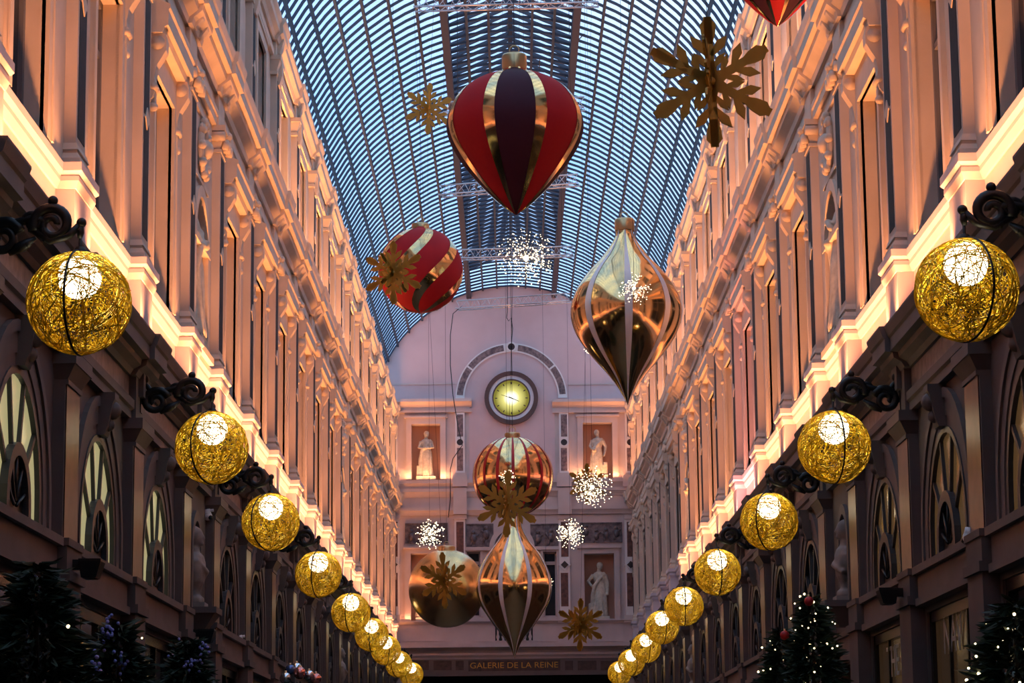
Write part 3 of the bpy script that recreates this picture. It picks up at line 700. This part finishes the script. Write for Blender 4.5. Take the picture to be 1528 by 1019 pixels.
# ------------------------------------------------------------------ statues
def remesh(m, vox):
    me = m.mesh('raw', 'statue_stone'); o = bpy.data.objects.new('raw', me); COL.objects.link(o)
    md = o.modifiers.new('r', 'REMESH'); md.mode = 'VOXEL'; md.voxel_size = vox
    sm = o.modifiers.new('s', 'SMOOTH'); sm.factor = .5; sm.iterations = 2
    dg = bpy.context.evaluated_depsgraph_get(); dg.update(); r = bpy.data.meshes.new_from_object(o.evaluated_get(dg))
    bpy.data.objects.remove(o)
    r.materials.clear(); r.materials.append(MATS['statue_stone']); r.polygons.foreach_set('use_smooth', [True]*len(r.polygons)); return r
def figure(pose, vox=.018):
    """draped standing figure 1.75 m high, facing -y"""
    m = MB(); n = 40; lev = [(0,.25,.21),(.06,.26,.22),(.3,.235,.20),(.55,.22,.19),(.8,.21,.175),(.95,.19,.155),(1.06,.165,.135),(1.2,.19,.145),(1.34,.205,.135),(1.42,.17,.11),(1.46,.07,.07),(1.55,.058,.06)]
    vs_ = []; lean = {'a': .02, 'b': -.03, 'c': .03, 'd': 0}[pose]
    for j, (z, rx, ry) in enumerate(lev):
        fold = .10*max(0, 1-z/1.1)+.012
        for i in range(n):
            a = 2*PI*i/n; f = 1+fold*math.sin(9*a+z*3)+fold*.5*math.sin(5*a-z*4)
            vs_.append((rx*f*math.cos(a)+lean*math.sin(z*2.2), ry*f*math.sin(a), z))
    fs = [(j*n+i, j*n+(i+1)%n, (j+1)*n+(i+1)%n, (j+1)*n+i) for j in range(len(lev)-1) for i in range(n)]+[tuple(range(n-1,-1,-1)), tuple(range((len(lev)-1)*n, len(lev)*n))]
    m.add(vs_, fs)
    m.sphere((lean, -.015, 1.645), .10, 14, 12, 1.25); m.sphere((lean, .025, 1.675), .108, 14, 10, 1.0)   # head, hair
    m.sphere((lean, .12, 1.64), .055, 8, 8); m.tube([(lean,-.11,1.665),(lean,-.133,1.625),(lean,-.105,1.615)], [.012,.018,.012], 6)
    m.sphere((lean, -.095, 1.57), .03, 8, 6)
    sh = [(-.19, 0, 1.36), (.19, 0, 1.36)]
    arms = {'a': [[(-.27,-.04,1.12),(-.10,-.19,1.07),(.02,-.21,1.08)], [(.27,-.04,1.12),(.12,-.18,1.10),(-.02,-.21,1.11)]],
            'b': [[(-.29,-.03,1.13),(-.20,-.20,.98),(-.12,-.24,.96)], [(.31,.02,1.10),(.27,-.06,.86),(.24,-.10,.76)]],
            'c': [[(-.36,.0,1.15),(-.24,-.10,.98),(-.17,-.12,.98)], [(.27,.0,1.08),(.27,-.06,.82),(.26,-.09,.72)]],
            'd': [[(-.26,-.02,1.10),(-.20,-.17,1.0),(-.08,-.2,1.06)], [(.26,-.02,1.10),(.16,-.19,1.2),(.05,-.2,1.28)]]}[pose]
    for s0, pts in zip(sh, arms): m.tube([s0]+pts, [.075,.06,.045,.04], 8); m.sphere(pts[-1], .05, 8, 6)
    # cloak falling over one shoulder to the ground
    m.tube([(.17,.02,1.42),(.05,-.13,1.25),(-.16,-.14,1.0),(-.22,-.08,.7),(-.23,-.05,.3),(-.25,-.04,.03)], [.06,.055,.06,.07,.08,.09], 8)
    if pose in 'ac': m.box(-.36, -.22, -.12, .06, .02, .42)
    if pose == 'b': m.box(.22, .36, -.12, .08, .02, .5); m.sphere((-.12,-.23,.98), .09, 8, 8)
    return remesh(m, vox)
FIG = {p: figure(p) for p in 'abcd'}
def statue(label, pose, hh, height, group=None):
    x = (hh[0]+hh[1])/2; e = empty('statue', (x, YE+.17, hh[2])); tag(e, label, 'statue', group)
    sc_ = height/1.75; f = link('figure', FIG[pose], e, (0, 0, .12)); f.scale = (sc_,)*3
    link('plinth', MB().box(-.30, .30, -.20, .22, 0, .12).mesh('plinth', 'statue_stone'), e)
statue('stone figure with folded arms in the upper niche lit orange', 'a', UL, 1.42); statue('stone figure holding fruit in the pale lit upper niche', 'b', UR, 1.42)
statue('stone figure in the lower niche half hidden behind the plain gold bauble', 'd', LL, 1.65); statue('pale stone figure with hand on hip in the lower niche', 'c', LR, 1.65)
bust = MB(); nb_ = 28
blev = [(0,.12,.12),(.06,.12,.12),(.09,.075,.075),(.15,.085,.08),(.24,.17,.12),(.36,.235,.135),(.47,.245,.13),(.54,.20,.11),(.585,.075,.07),(.66,.06,.06)]
bust.add([(rx*math.cos(2*PI*i/nb_), ry*math.sin(2*PI*i/nb_)*(1+.06*math.sin(14*PI*i/nb_)), z) for z, rx, ry in blev for i in range(nb_)],
         [(j*nb_+i, j*nb_+(i+1)%nb_, (j+1)*nb_+(i+1)%nb_, (j+1)*nb_+i) for j in range(len(blev)-1) for i in range(nb_)]+[tuple(range(nb_-1,-1,-1)), tuple(range((len(blev)-1)*nb_, len(blev)*nb_))])
bust.sphere((0,-.015,.765), .095, 14, 12, 1.28); bust.sphere((0,.025,.80), .103, 14, 10, 1.0); bust.sphere((0,-.085,.69), .035, 8, 6)
bust.tube([(0,-.10,.785),(0,-.128,.745),(0,-.10,.735)], [.012,.018,.012], 6); bust.tube([(-.2,-.05,.48),(0,-.15,.36),(.2,-.06,.26)], .035, 8)
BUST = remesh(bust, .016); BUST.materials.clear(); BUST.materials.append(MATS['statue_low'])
for s in (-1, 1):
    for i, k in enumerate(KIND):
        if k != 'N': continue
        y = (PIL[i]+PIL[i+1])/2; far = y > 40
        side_t = 'yellow window' if s < 0 else 'fairy light tree'
        where = ('in the far niche, %s side' if far else 'between hooded windows in the near niche, %s side') % side_t
        e = empty('statue', (s*(X0+.13), y, 6.75), -PI/2 if s > 0 else PI/2); tag(e, 'draped stone statue '+where, 'statue')
        f = link('figure', FIG['a' if s < 0 else 'd'], e, (0, 0, .14)); link('plinth', MB().box(-.3, .3, -.2, .2, 0, .14).mesh('plinth', 'statue_stone'), e)
        e = empty('bust', (s*(X0+.02), y, 3.71), -PI/2 if s > 0 else PI/2)
        tag(e, 'stone bust in the %s lower niche, %s side' % ('far' if far else 'near', side_t), 'bust')
        link('head_and_shoulders', BUST, e, (0, 0, .06)); link('foot', MB().box(-.17, .17, -.15, .15, 0, .06).mesh('foot', 'statue_low'), e)

# ------------------------------------------------------------------ wire globe lamps on scroll brackets
GR = .353
def wire_mesh(seed, n):
    r_ = random.Random(seed); m = MB()
    for i in range(n):
        ax = Vector((r_.gauss(0,1), r_.gauss(0,1), r_.gauss(0,1))).normalized(); t = ax.orthogonal().normalized(); b = ax.cross(t)
        lat = r_.uniform(-.75, .75)**1; rr = GR*r_.uniform(.955, 1.0); a0 = r_.uniform(0, 2*PI); ln = r_.uniform(.5, 2.2); k = int(5+ln*5)
        wob = r_.uniform(-.3, .3); pts = []
        for j in range(k+1):
            a = a0+ln*j/k; la = lat+wob*math.sin(a*2.3); c_ = math.sqrt(max(0, 1-min(.95, la*la)))
            pts.append((t*math.cos(a)*c_+b*math.sin(a)*c_+ax*la).normalized()*rr)
        m.tube(pts, r_.uniform(.0024, .0044), 3, smooth=False)
    return m.mesh('wire_shell', 'gold_wire')
SHELL = wire_mesh(1, 520)
BULB = MB().sphere((0,0,.175), .148, 24, 16).mesh('bulb', 'bulb')
hp_ = [(GR*math.sin(a), 0, GR*math.cos(a)) for a in [2*PI*i/40 for i in range(40)]]
HOOP = MB().tube(hp_, .0085, 6, closed=True).mesh('hoop', 'dark_iron')
STEM = MB().tube([(0,0,GR-.06),(0,0,GR+.10)], .012, 8).lathe([(.03,GR+.03),(.05,GR-.0),(.055,GR-.03)], 12).mesh('stem', 'dark_iron')
LL_ = [(118,452),(316,668),(404,779),(475,857),(523.5,914),(554.5,947),(576,970),(595,991),(613.7,1006)]
LR_ = [(1442.5,432.5),(1245,667),(1147.7,778),(1070.7,853.7),(1020.6,904.5),(988,936),(964,966.6),(942,988.5),(924.7,1004.5)]
LI = [1, 3, 5, 7, 9, 11, 13, 15, 17]
# bracket, local x from the wall (0) outwards to the hook (1)
HX = .66
bar = MB().tube([(.0,0,-.10),(.10,0,-.02),(.24,0,.02),(.34,0,.05),(.42,0,.02)], .029, 8).tube([(.0,0,.11),(.06,0,.06),(.10,0,.0),(.12,0,-.06)], .025, 8).mesh('bar', 'dark_iron')
o1 = MB().tube(scroll(HX-.19, .0, .135, .03, 1.55, R(200), 36, sg=-1), [.039-.015*i/36 for i in range(37)], 8).tube([(HX-.33,0,-.03),(HX-.20,0,-.115),(HX-.08,0,-.08),(HX-.0,0,.0)], .027, 8).mesh('scroll', 'dark_iron')
o2 = MB().tube(scroll(.14, -.09, .125, .03, 1.55, R(20), 36), [.039-.015*i/36 for i in range(37)], 8).mesh('scroll', 'dark_iron')
o3 = MB().tube(scroll(.34, .015, .07, .02, 1.2, R(190), 22, sg=-1), .025, 7).mesh('small_scroll', 'dark_iron')
fins = [MB().sphere(c_, r_, 10, 8).mesh('finial', 'dark_iron') for c_, r_ in (((HX-.19,0,.165), .035), ((HX+.005,0,.01), .035), ((.03,0,.13), .045), ((.30,0,-.135), .032))]
leaf = MB().tube([(.18,0,-.20),(.27,0,-.15),(.36,0,-.09)], [.018,.042,.015], 6).tube([(.40,0,-.03),(.44,0,-.09),(.41,0,-.12)], [.034,.028,.014], 6).mesh('leaf', 'dark_iron')
plate = MB().box(-.03, .01, -.05, .05, -.20, .18).mesh('wall_plate', 'dark_iron')
hook = MB().tube([(HX,0,.0),(HX,0,-.06),(HX-.005,0,-.10)], [.022,.026,.016], 8).mesh('hook', 'dark_iron')
for s, pts in ((-1, LL_), (1, LR_)):
    for k_, (px, py) in enumerate(pts):
        y = PIL[LI[k_]]; p = at(px, py, y); n = 9-k_
        where = '%s from the clock wall, %s' % (ordn[n-1], SIDETXT[s])
        g_ = empty('globe_lamp', p, random.uniform(-.5, .5)); tag(g_, 'gold wire globe lamp, '+where, 'lamp', 'gold wire globe lamps along the gallery')
        sh = tag(link('wire_shell', SHELL, g_), kind='stuff'); sh.rotation_euler = (0, 0, random.uniform(0, 6))
        link('bulb', BULB, g_); link('hoop', HOOP, g_, rz=PI/2+random.uniform(-.2, .2)); link('stem', STEM, g_)
        xw = X0-.09; off_ = xw-abs(p.x)
        b_ = empty('scroll_bracket', (s*xw, y, p.z+GR+.19), 0 if s < 0 else PI); b_.scale = (off_/HX, 1, 1)
        tag(b_, 'black scroll bracket of the globe lamp %s' % where, 'bracket', 'iron lamp brackets along the gallery')
        for nm, me in (('bar', bar), ('scroll', o1), ('scroll', o2), ('small_scroll', o3), ('leaf', leaf), ('wall_plate', plate), ('hook', hook)):
            o_ = link(nm, me, b_)
            if me is o1: link('finial', fins[0], o_); link('finial', fins[1], o_)
            if nm == 'bar': link('finial', fins[2], o_); link('finial', fins[3], o_)

# ------------------------------------------------------------------ trusses under the roof
def truss(px0, px1, py, Y, rot, label):
    a, b = at(px0, py, Y), at(px1, py, Y); ln = (b-a).length/math.cos(rot); c = (a+b)/2
    e = empty('lighting_truss', c, rot); tag(e, label, 'truss', 'aluminium trusses under the glass roof')
    tri = [(-.14, -.0), (.14, -.0), (0, .24)]
    for y_, z_ in tri: link('chord', MB().tube([(-ln/2,y_,z_),(ln/2,y_,z_)], .018, 8).mesh('chord', 'aluminium'), e)
    m = MB(); n = int(ln/.28)
    for i in range(n):
        x0, x1 = -ln/2+ln*i/n, -ln/2+ln*(i+1)/n; xm = (x0+x1)/2
        for q in range(3):
            A, B = tri[q], tri[(q+1) % 3]; m.tube([(x0,*A),(xm,*B),(x1,*A)], .009, 4, False)
    link('lacing', m.mesh('lacing', 'aluminium'), e)
    for sx in (-1, 1):
        top = math.sqrt(RV**2-(c.x+sx*ln*.4)**2)+ZV-c.z
        link('suspension_cable', MB().tube([(sx*ln*.4,0,.24),(sx*ln*.4,0,top)], .006, 4).mesh('suspension_cable', 'cable'), e)
    return c.z
truss(618, 893, 10, 41.4, -.05, 'aluminium truss highest above the red and purple teardrop bauble')
truss(662, 872, 166, 47.8, -.10, 'aluminium truss crossing behind the red and purple teardrop bauble')
truss(656, 862, 284, 54.2, -.30, 'aluminium truss behind the tip of the red and purple bauble')
truss(684, 856, 384, 60.9, -.10, 'aluminium truss level with the red swirl bauble')
truss(681, 850, 456, 67.3, -.30, 'aluminium truss nearest the clock wall')

# ------------------------------------------------------------------ hanging ornaments
def vault(x): return math.sqrt(RV*RV-x*x)+ZV+.01
def ornament(name, label, cx, prof, cap, Y, gores, rot, twist=0, up=14.7, sl=1.0):
    """prof: (half width px, y px) from neck to tip; cap: (half, y0, y1); gores: (part, material, degrees, lift)"""
    zt = at(cx, prof[0][1], Y).z; zb = at(cx, prof[-1][1], Y); up = vault(zb.x); k = (at(cx+1, 500, Y)-at(cx, 500, Y)).length
    e = empty(name, (zb.x, Y, zb.z)); tag(e, label, 'ornament')
    pts = [(h_*k, at(cx, y_, Y).z-zb.z) for h_, y_ in prof]
    # smooth resample (Catmull-Rom)
    P_ = [pts[0]]+pts+[pts[-1]]; fine = []
    for i in range(1, len(P_)-2):
        for q in range(5):
            t = q/5; a, b, c_, d = P_[i-1], P_[i], P_[i+1], P_[i+2]
            fine.append(tuple(.5*((2*b[w])+(-a[w]+c_[w])*t+(2*a[w]-5*b[w]+4*c_[w]-d[w])*t*t+(-a[w]+3*b[w]-3*c_[w]+d[w])*t**3) for w in (0,1)))
    fine.append(pts[-1]); fine = [(max(r_, .001), z) for r_, z in fine]
    tot = sum(g_[2] for g_ in gores); reps = max(1, round(360/tot)); a = R(rot)
    for _ in range(reps):
        for pn, mt, deg, lift in gores:
            d = R(deg)*(2*PI/(reps*R(tot))); n = max(2, int(math.degrees(d)/5))
            m = MB().lathe([(r_+lift if r_ > .01 else r_, z) for r_, z in fine], n, a, a+d, twist=twist)
            link(pn, m.mesh(pn, mt), e); a += d
    ch, c0, c1 = cap; z0, z1 = at(cx, c0, Y).z-zb.z, at(cx, c1, Y).z-zb.z
    cp = link('cap', MB().lathe([(.002,z0),(ch*k*.93,z0),(ch*k,z0-.02),(ch*k,z1+.02),(ch*k*.97,z1)], 28).mesh('cap', 'gold_cap'), e)
    link('ring', MB().tube([(.05*math.cos(t), 0, z0+.05+.05*math.sin(t)) for t in [2*PI*i/14 for i in range(14)]], .008, 6, closed=True).mesh('ring', 'gold_cap'), cp)
    link('cable', MB().tube([(0,0,z0+.09),(0,0,up-zb.z)], .0032, 5).mesh('cable', 'cable'), e); link('clamp', MB().tube([(0,-.3,up-zb.z),(0,.3,up-zb.z)], .012, 6).mesh('clamp', 'cable'), e)
    return e
onion = [(17,100),(20,107),(34,112),(61,123),(84,141),(99,165),(104,188),(100,208),(90,228),(76,248),(58,269),(37,291),(17,309),(6,317),(0,321)]
og = [('purple_panel','purple_velvet',34,0), ('gold_band','gold',10,.006), ('red_panel','red_velvet',36,0), ('gold_band','gold',10,.006)]
ornament('teardrop_bauble', 'giant red and purple teardrop bauble with gold bands', 770, onion, (19, 82, 106), 25.0, og, -90-17)
ornament('teardrop_bauble', 'dark red teardrop bauble tip hanging against the lit facade', 1160, [(h_*.92, 40-(321-y_)*.92) for h_, y_ in onion], (18, -180, -158), 23.2, og, -90-17+41)
ball = lambda r, cy: [(r*math.sin(PI*i/12), cy-r*math.cos(PI*i/12)) for i in range(1, 13)]
ornament('swirl_bauble', 'round red bauble with gold spiral bands', 628, [(10,337.5)]+ball(63, 403.5), (13.5, 334, 344), 35.4, [('red_panel','red_velvet',41,0), ('gold_band','gold',19,.008)], -160, twist=R(115))
drop = [(13,344),(14,352),(21,365),(36,385),(56,406),(73,430),(82,455),(82,475),(75,497),(62,518),(46,538),(30,556),(18,572),(9,587),(3,598),(0,605)]
ornament('drop_bauble', 'tall gold drop bauble with white ribs beside the lit facade', 937, drop, (15, 327, 345), 33.6, [('white_rib','white_satin',8,.006), ('gold_panel','gold',37,0)], -90-4)
drop2 = [(10,768),(11,776),(14,790),(24,808),(38,826),(49,846),(55,866),(55,884),(50,901),(40,918),(29,934),(18,948),(10,960),(4,972),(0,983)]
ornament('drop_bauble', 'gold drop bauble with white ribs hanging before the end wall windows', 768, drop2, (10, 756, 769), 49.9, [('white_rib','white_satin',7,.006), ('gold_panel','gold',38,0)], -90-24)
ornament('ribbed_bauble', 'round gold bauble with thin red ribs under the clock', 766, [(9,653)]+[(h_*1.0, y_) for h_, y_ in ball(59.5, 711)][0:], (11.5, 646, 656), 40.0, [('red_rib','red_band',4.5,.008), ('gold_panel','gold',18,0)], -90-2)
ornament('plain_bauble', 'plain satin gold round bauble beside the lower orange niche', 667, [(9,821)]+[(h_*.96, y_) for h_, y_ in ball(58.5, 878)], (13, 815, 824), 51.5, [('gold_panel','gold_satin',45,0)], 0)

# ------------------------------------------------------------------ wooden snowflakes
def kite(m, c, ang, ln, w, y0, y1):
    d = (math.cos(ang), math.sin(ang)); n = (-d[1], d[0]); P = lambda t, q: (c[0]+d[0]*t*ln+n[0]*q*w, c[1]+d[1]*t*ln+n[1]*q*w)
    m.prism([P(0,-.35), P(.62,-1), P(1,-.0), P(.62,1), P(0,.35)], y0, y1)
def arm_mesh():
    m = MB(); t = .010
    m.prism([(.0,-.035),(.5,-.03),(.5,.03),(.0,.035)], -t, t)
    m.prism([(.0,-.05),(.07,-.05),(.16,-.026),(.16,.026),(.07,.05),(.0,.05)], -t, t)
    m.prism([(.29,-.026),(.36,-.050),(.44,-.060),(.50,-.012),(.50,.012),(.44,.060),(.36,.050),(.29,.026)], -t, t)
    for s in (-1, 1):
        kite(m, (.20, s*.01), s*R(40), .20, .037, -t, t); kite(m, (.10, s*.01), s*R(42), .165, .027, -t, t)
    return m.mesh('arm', 'gold_ply')
ARM = arm_mesh()
def flake(px, py, span, Y, rz, label, tilt=0, up=14.7):
    p = at(px, py, Y); dia = span*Y/FPX; up = vault(p.x)
    e = empty('snowflake', p, rz); tag(e, label, 'ornament', 'golden wooden snowflakes hanging in the gallery'); e.rotation_euler = (0, tilt, rz)
    e.scale = (dia,)*3
    for i in range(6):
        a = link('arm', ARM, e); a.rotation_euler = (0, PI/2+i*PI/3, 0)
    for i in (0, 1, 3, 4):
        a = link('cross_arm', ARM, e); a.scale = (.92,)*3; ang = [R(30), R(-30), 0, R(150), R(210)][i]
        a.rotation_euler = (Matrix.Rotation(R(75), 4, 'Z') @ Matrix.Rotation(ang, 4, 'Y')).to_euler()
    link('hub', MB().tube([(0,-.03,0),(0,.03,0)], .03, 10).mesh('hub', 'gold_ply'), e)
    link('cable', MB().tube([(0,0,.49),(0,0,(up-p.z)/dia)], .0025/dia, 4).mesh('cable', 'cable'), e); link('clamp', MB().tube([(0,-.3/dia,(up-p.z)/dia),(0,.3/dia,(up-p.z)/dia)], .012/dia, 6).mesh('clamp', 'cable'), e)
flake(1061, 122, 208, 19.6, R(4), 'large golden snowflake hanging against the lit facade', R(-2))
flake(640, 162, 82, 39.0, R(20), 'small golden snowflake beside the big red and purple bauble', R(3))
flake(587, 407, 98, 33.0, R(-12), 'golden snowflake hanging in front of the red swirl bauble')
flake(757, 752, 100, 33.5, R(6), 'golden snowflake overlapping the bottom of the gold and red bauble', R(2))
flake(662, 866, 84, 39.5, R(28), 'golden snowflake hanging in front of the plain gold bauble', R(-3))
flake(866, 932, 78, 42.0, R(-20), 'golden snowflake low before the plinth of the pale statue', R(2))
flake(876, 722, 62, 50.0, R(15), 'golden snowflake behind a starburst light by the upper statue')

# ------------------------------------------------------------------ starburst lights
def burst(px, py, rpx, Y, label, seed, n=85, up=14.7):
    p = at(px, py, Y); up = vault(p.x); Rr = rpx*Y/FPX; r_ = random.Random(seed); br = .0070*Y/33*(.75+rpx/90)
    e = empty('starburst_light', p); tag(e, label, 'light', 'starburst lights hanging in the gallery')
    rods, tips = MB(), MB()
    for i in range(n):
        d = Vector((r_.gauss(0,1), r_.gauss(0,1), r_.gauss(0,1))).normalized(); ln = Rr*r_.uniform(.75, 1)
        rods.tube([d*.03, d*ln], .0025, 3, False)
        for q in (.45, .72, 1):
            tips.sphere(d*ln*q, br*r_.uniform(.6, 1.0), 6, 4)
    link('core', MB().sphere((0,0,0), Rr*.10, 10, 8).mesh('core', 'spark'), e)
    ro = tag(link('rods', rods.mesh('rods', 'steel_wire'), e), kind='stuff'); tag(link('bulbs', tips.mesh('bulbs', 'spark'), ro), kind='stuff')
    link('cable', MB().tube([(0,0,.02),(0,0,up-p.z)], .0025, 4).mesh('cable', 'cable'), e); link('clamp', MB().tube([(0,-.3,up-p.z),(0,.3,up-p.z)], .012, 6).mesh('clamp', 'cable'), e)
burst(785, 385, 46, 33.0, 'largest starburst light under the glass roof', 1, 110)
burst(946, 430, 27, 31.0, 'starburst light in front of the tall gold drop bauble', 2, 60)
burst(884, 727, 33, 41.0, 'starburst light before the upper statue on its pale ledge', 3, 100)
burst(641, 797, 24, 54.0, 'starburst light before the relief over the orange niche', 4)
burst(851, 796, 24, 54.0, 'starburst light before the diamond inlaid pilaster', 5)
burst(757, 714, 14, 38.6, 'small starburst light peeping round the golden snowflake under the clock', 6, 40)
burst(884, 520, 13, 36.0, 'small starburst light behind the edge of the tall gold drop bauble', 7, 40)
burst(815, 872, 12, 52.5, 'small starburst light behind the lower gold drop bauble', 8, 40)

# loose power cables
def cable(label, pts, Y, r=.012):
    q = [at(t_[0], t_[1], t_[2] if len(t_) > 2 else Y) for t_ in pts]; o = link('power_cable', MB().tube([v-q[0] for v in q], r, 6).mesh('power_cable', 'cable'), None, q[0]); tag(o, label, 'cable')
cable('dark power cable dangling past the upper orange niche', [(690,456,67.68),(676,468,67.6),(672,500),(672,545),(676,590),(684,640),(690,664),(676,684),(672,700),(672,745),(669,772)], 67.3)
cable('looped dark power cable hanging above the clock', [(757,322,67.3),(757,456,67.3),(757,466),(756,474),(759,479),(763,474),(765,490),(763,515),(764,560)], 67.3)

# ------------------------------------------------------------------ small trees standing along both sides
def conifer(seed, hgt, wid, n):
    r_ = random.Random(seed); m = MB(); spots = []
    for i in range(n):
        t = r_.random()**.75; z = hgt*(1-t*.9)-.05; rad = wid*(t**.85)*r_.uniform(.25, 1)+.02; a = r_.uniform(0, 2*PI)
        c_ = Vector((rad*math.cos(a), rad*math.sin(a), z)); d = Vector((math.cos(a), math.sin(a), r_.uniform(-.5, .5))).normalized()
        sd = d.cross(Vector((r_.gauss(0,1), r_.gauss(0,1), r_.gauss(0,1)))).normalized(); l = r_.uniform(.06, .14)
        m.add([c_-sd*.018, c_+sd*.018, c_+d*l+sd*.008, c_+d*l-sd*.008, c_+d*l*1.25], [(0,1,2,4,3)]); spots.append(c_+d*l)
        sd2 = d.cross(sd); m.add([c_-sd2*.018, c_+sd2*.018, c_+d*l*.8], [(0,1,2)])
    return m.mesh('foliage', 'foliage'), spots
def tree(label, x, y, hgt, wid, seed, lights=0, blossoms=0, n=5200):
    e = empty('small_tree', (x, y, 0)); tag(e, label, 'tree', 'small trees along the shopfronts')
    me, sp = conifer(seed, hgt, wid, n); fo = tag(link('foliage', me, e), kind='stuff'); r_ = random.Random(seed)
    link('trunk', MB().tube([(0,0,.3),(0,0,hgt*.9)], [.06,.012], 8).mesh('trunk', 'bark'), e)
    link('pot', MB().lathe([(.001,.4),(.30,.4),(.32,.36),(.24,0),(.001,0)], 20).mesh('pot', 'pot'), e)
    outer = sorted(sp, key=lambda p: -(p.x**2+p.y**2)/(wid*max(.05, (hgt-p.z)/hgt))**2)[:1500]
    if lights:
        m = MB()
        for p in r_.sample(outer, lights): m.sphere(p*1.0, r_.uniform(.006, .012), 6, 4)
        tag(link('fairy_lights', m.mesh('fairy_lights', 'fairy'), fo), kind='stuff')
    if blossoms:
        m = MB()
        for p in r_.sample(outer, blossoms):
            for q in range(14): m.sphere(p+Vector((r_.gauss(0,.025), r_.gauss(0,.025), r_.gauss(0,.045))), .013, 6, 4)
        tag(link('blossoms', m.mesh('blossoms', 'blossom'), fo), kind='stuff')
tree('dark conifer with fairy lights and a red top bauble before the stone bust', 2.75, 23.8, 3.45, .80, 11, 85)
tree('shorter conifer with fairy lights next to the red topped one', 2.75, 26.6, 3.30, .80, 12, 80)
tree('conifer with fairy lights before the dark shop window', 2.85, 14.7, 2.72, .95, 13, 120)
tree('dark leafy tree before the arched window nearest the lone black floodlight', -2.80, 14.2, 2.95, 1.0, 14, 3, 8)
tree('dark tree with many pale blue blossoms beside the shopfront', -2.80, 17.2, 2.80, .80, 15, 3, 22)
tree('dark tree with blue blossoms below the stone bust', -2.80, 20.9, 2.92, .80, 16, 2, 18)
tree('dark tree topped with silver and pink baubles', -2.65, 30.2, 2.95, .9, 17, 5, 0)
def bauble(label, px, py, Y, r, mt, cat='bauble'):
    p = at(px, py, Y); e = empty('tree_bauble', p); tag(e, label, cat)
    link('ball', MB().sphere((0,0,0), r, 20, 14).mesh('ball', mt), e); link('cap', MB().lathe([(.001,r+.02),(r*.22,r+.02),(r*.22,r-.01)], 10).mesh('cap', 'gold_cap'), e)
bauble('pink bauble highest on the bauble topped tree', 447, 1004, 30.0, .075, 'bauble_pink'); bauble('silver bauble touching the pink ones', 442, 998, 30.2, .075, 'bauble_silver')
bauble('pale silver bauble low on the bauble topped tree', 426, 1012, 29.9, .07, 'bauble_silver'); bauble('dark blue bauble beside the pale silver ones', 433, 999, 30.1, .06, 'bauble_blue')
bauble('red and pink bauble apart on the tree edge', 471, 1013, 30.0, .07, 'bauble_pink'); bauble('blue silver bauble between the pink ones', 461, 1008, 30.2, .065, 'bauble_silver')
bauble('small red bauble at the top of the fairy light conifer', 1207, 897, 23.6, .045, 'red_band'); bauble('small red bauble on the shorter fairy light conifer', 1171, 948, 26.4, .05, 'red_band')

# black floodlights and small cameras on the pilasters
def flood(label, s, y, z):
    e = empty('floodlight', (s*(X0-.12), y, z), 0 if s < 0 else PI); tag(e, label, 'floodlight')
    ho = link('housing', MB().frustum((.08,.20,-.10,.10), (.06,.24,-.12,.12), -.10, .03).box(.06, .24, -.12, .12, .03, .05).mesh('housing', 'dark_iron'), e)
    link('bracket', MB().box(-.02, .10, -.04, .04, -.03, .05).mesh('bracket', 'dark_iron'), e)
    link('lens', MB().box(.09, .19, -.09, .09, -.105, -.098).mesh('lens', 'pane_dark'), ho)
flood('black floodlight on the pilaster beside two yellow lit windows', -1, PIL[2]-.05, 3.42); flood('black floodlight below the stone bust', -1, PIL[4]+.35, 3.35); flood('black floodlight by the lettered shop windows', 1, PIL[3]+.1, 3.42)
def cctv(label, s, px, py, Y):
    p = at(px, py, Y); e = empty('security_camera', p, 0 if s < 0 else PI); tag(e, label, 'camera')
    bo = link('body', MB().sphere((0,0,0), .055, 14, 10).tube([(0,0,0),(-.02,0,.075)], .05, 12).mesh('body', 'camera_white'), e)
    link('arm', MB().tube([(0,0,.06),(-(X0-.08-abs(p.x)),0,.07)], .018, 8).mesh('arm', 'camera_white'), e)
    link('lens', MB().sphere((.035,-.03,-.02), .028, 10, 8).mesh('lens', 'pane_dark'), bo)
cctv('small white security camera beside the niche bust', -1, 310, 770, PIL[5]-.36); cctv('small white security camera on the lettered shop side', 1, 1446, 802, PIL[2]+.36); cctv('small white security camera below the dark arched windows', -1, 358, 957, PIL[6]-.36)
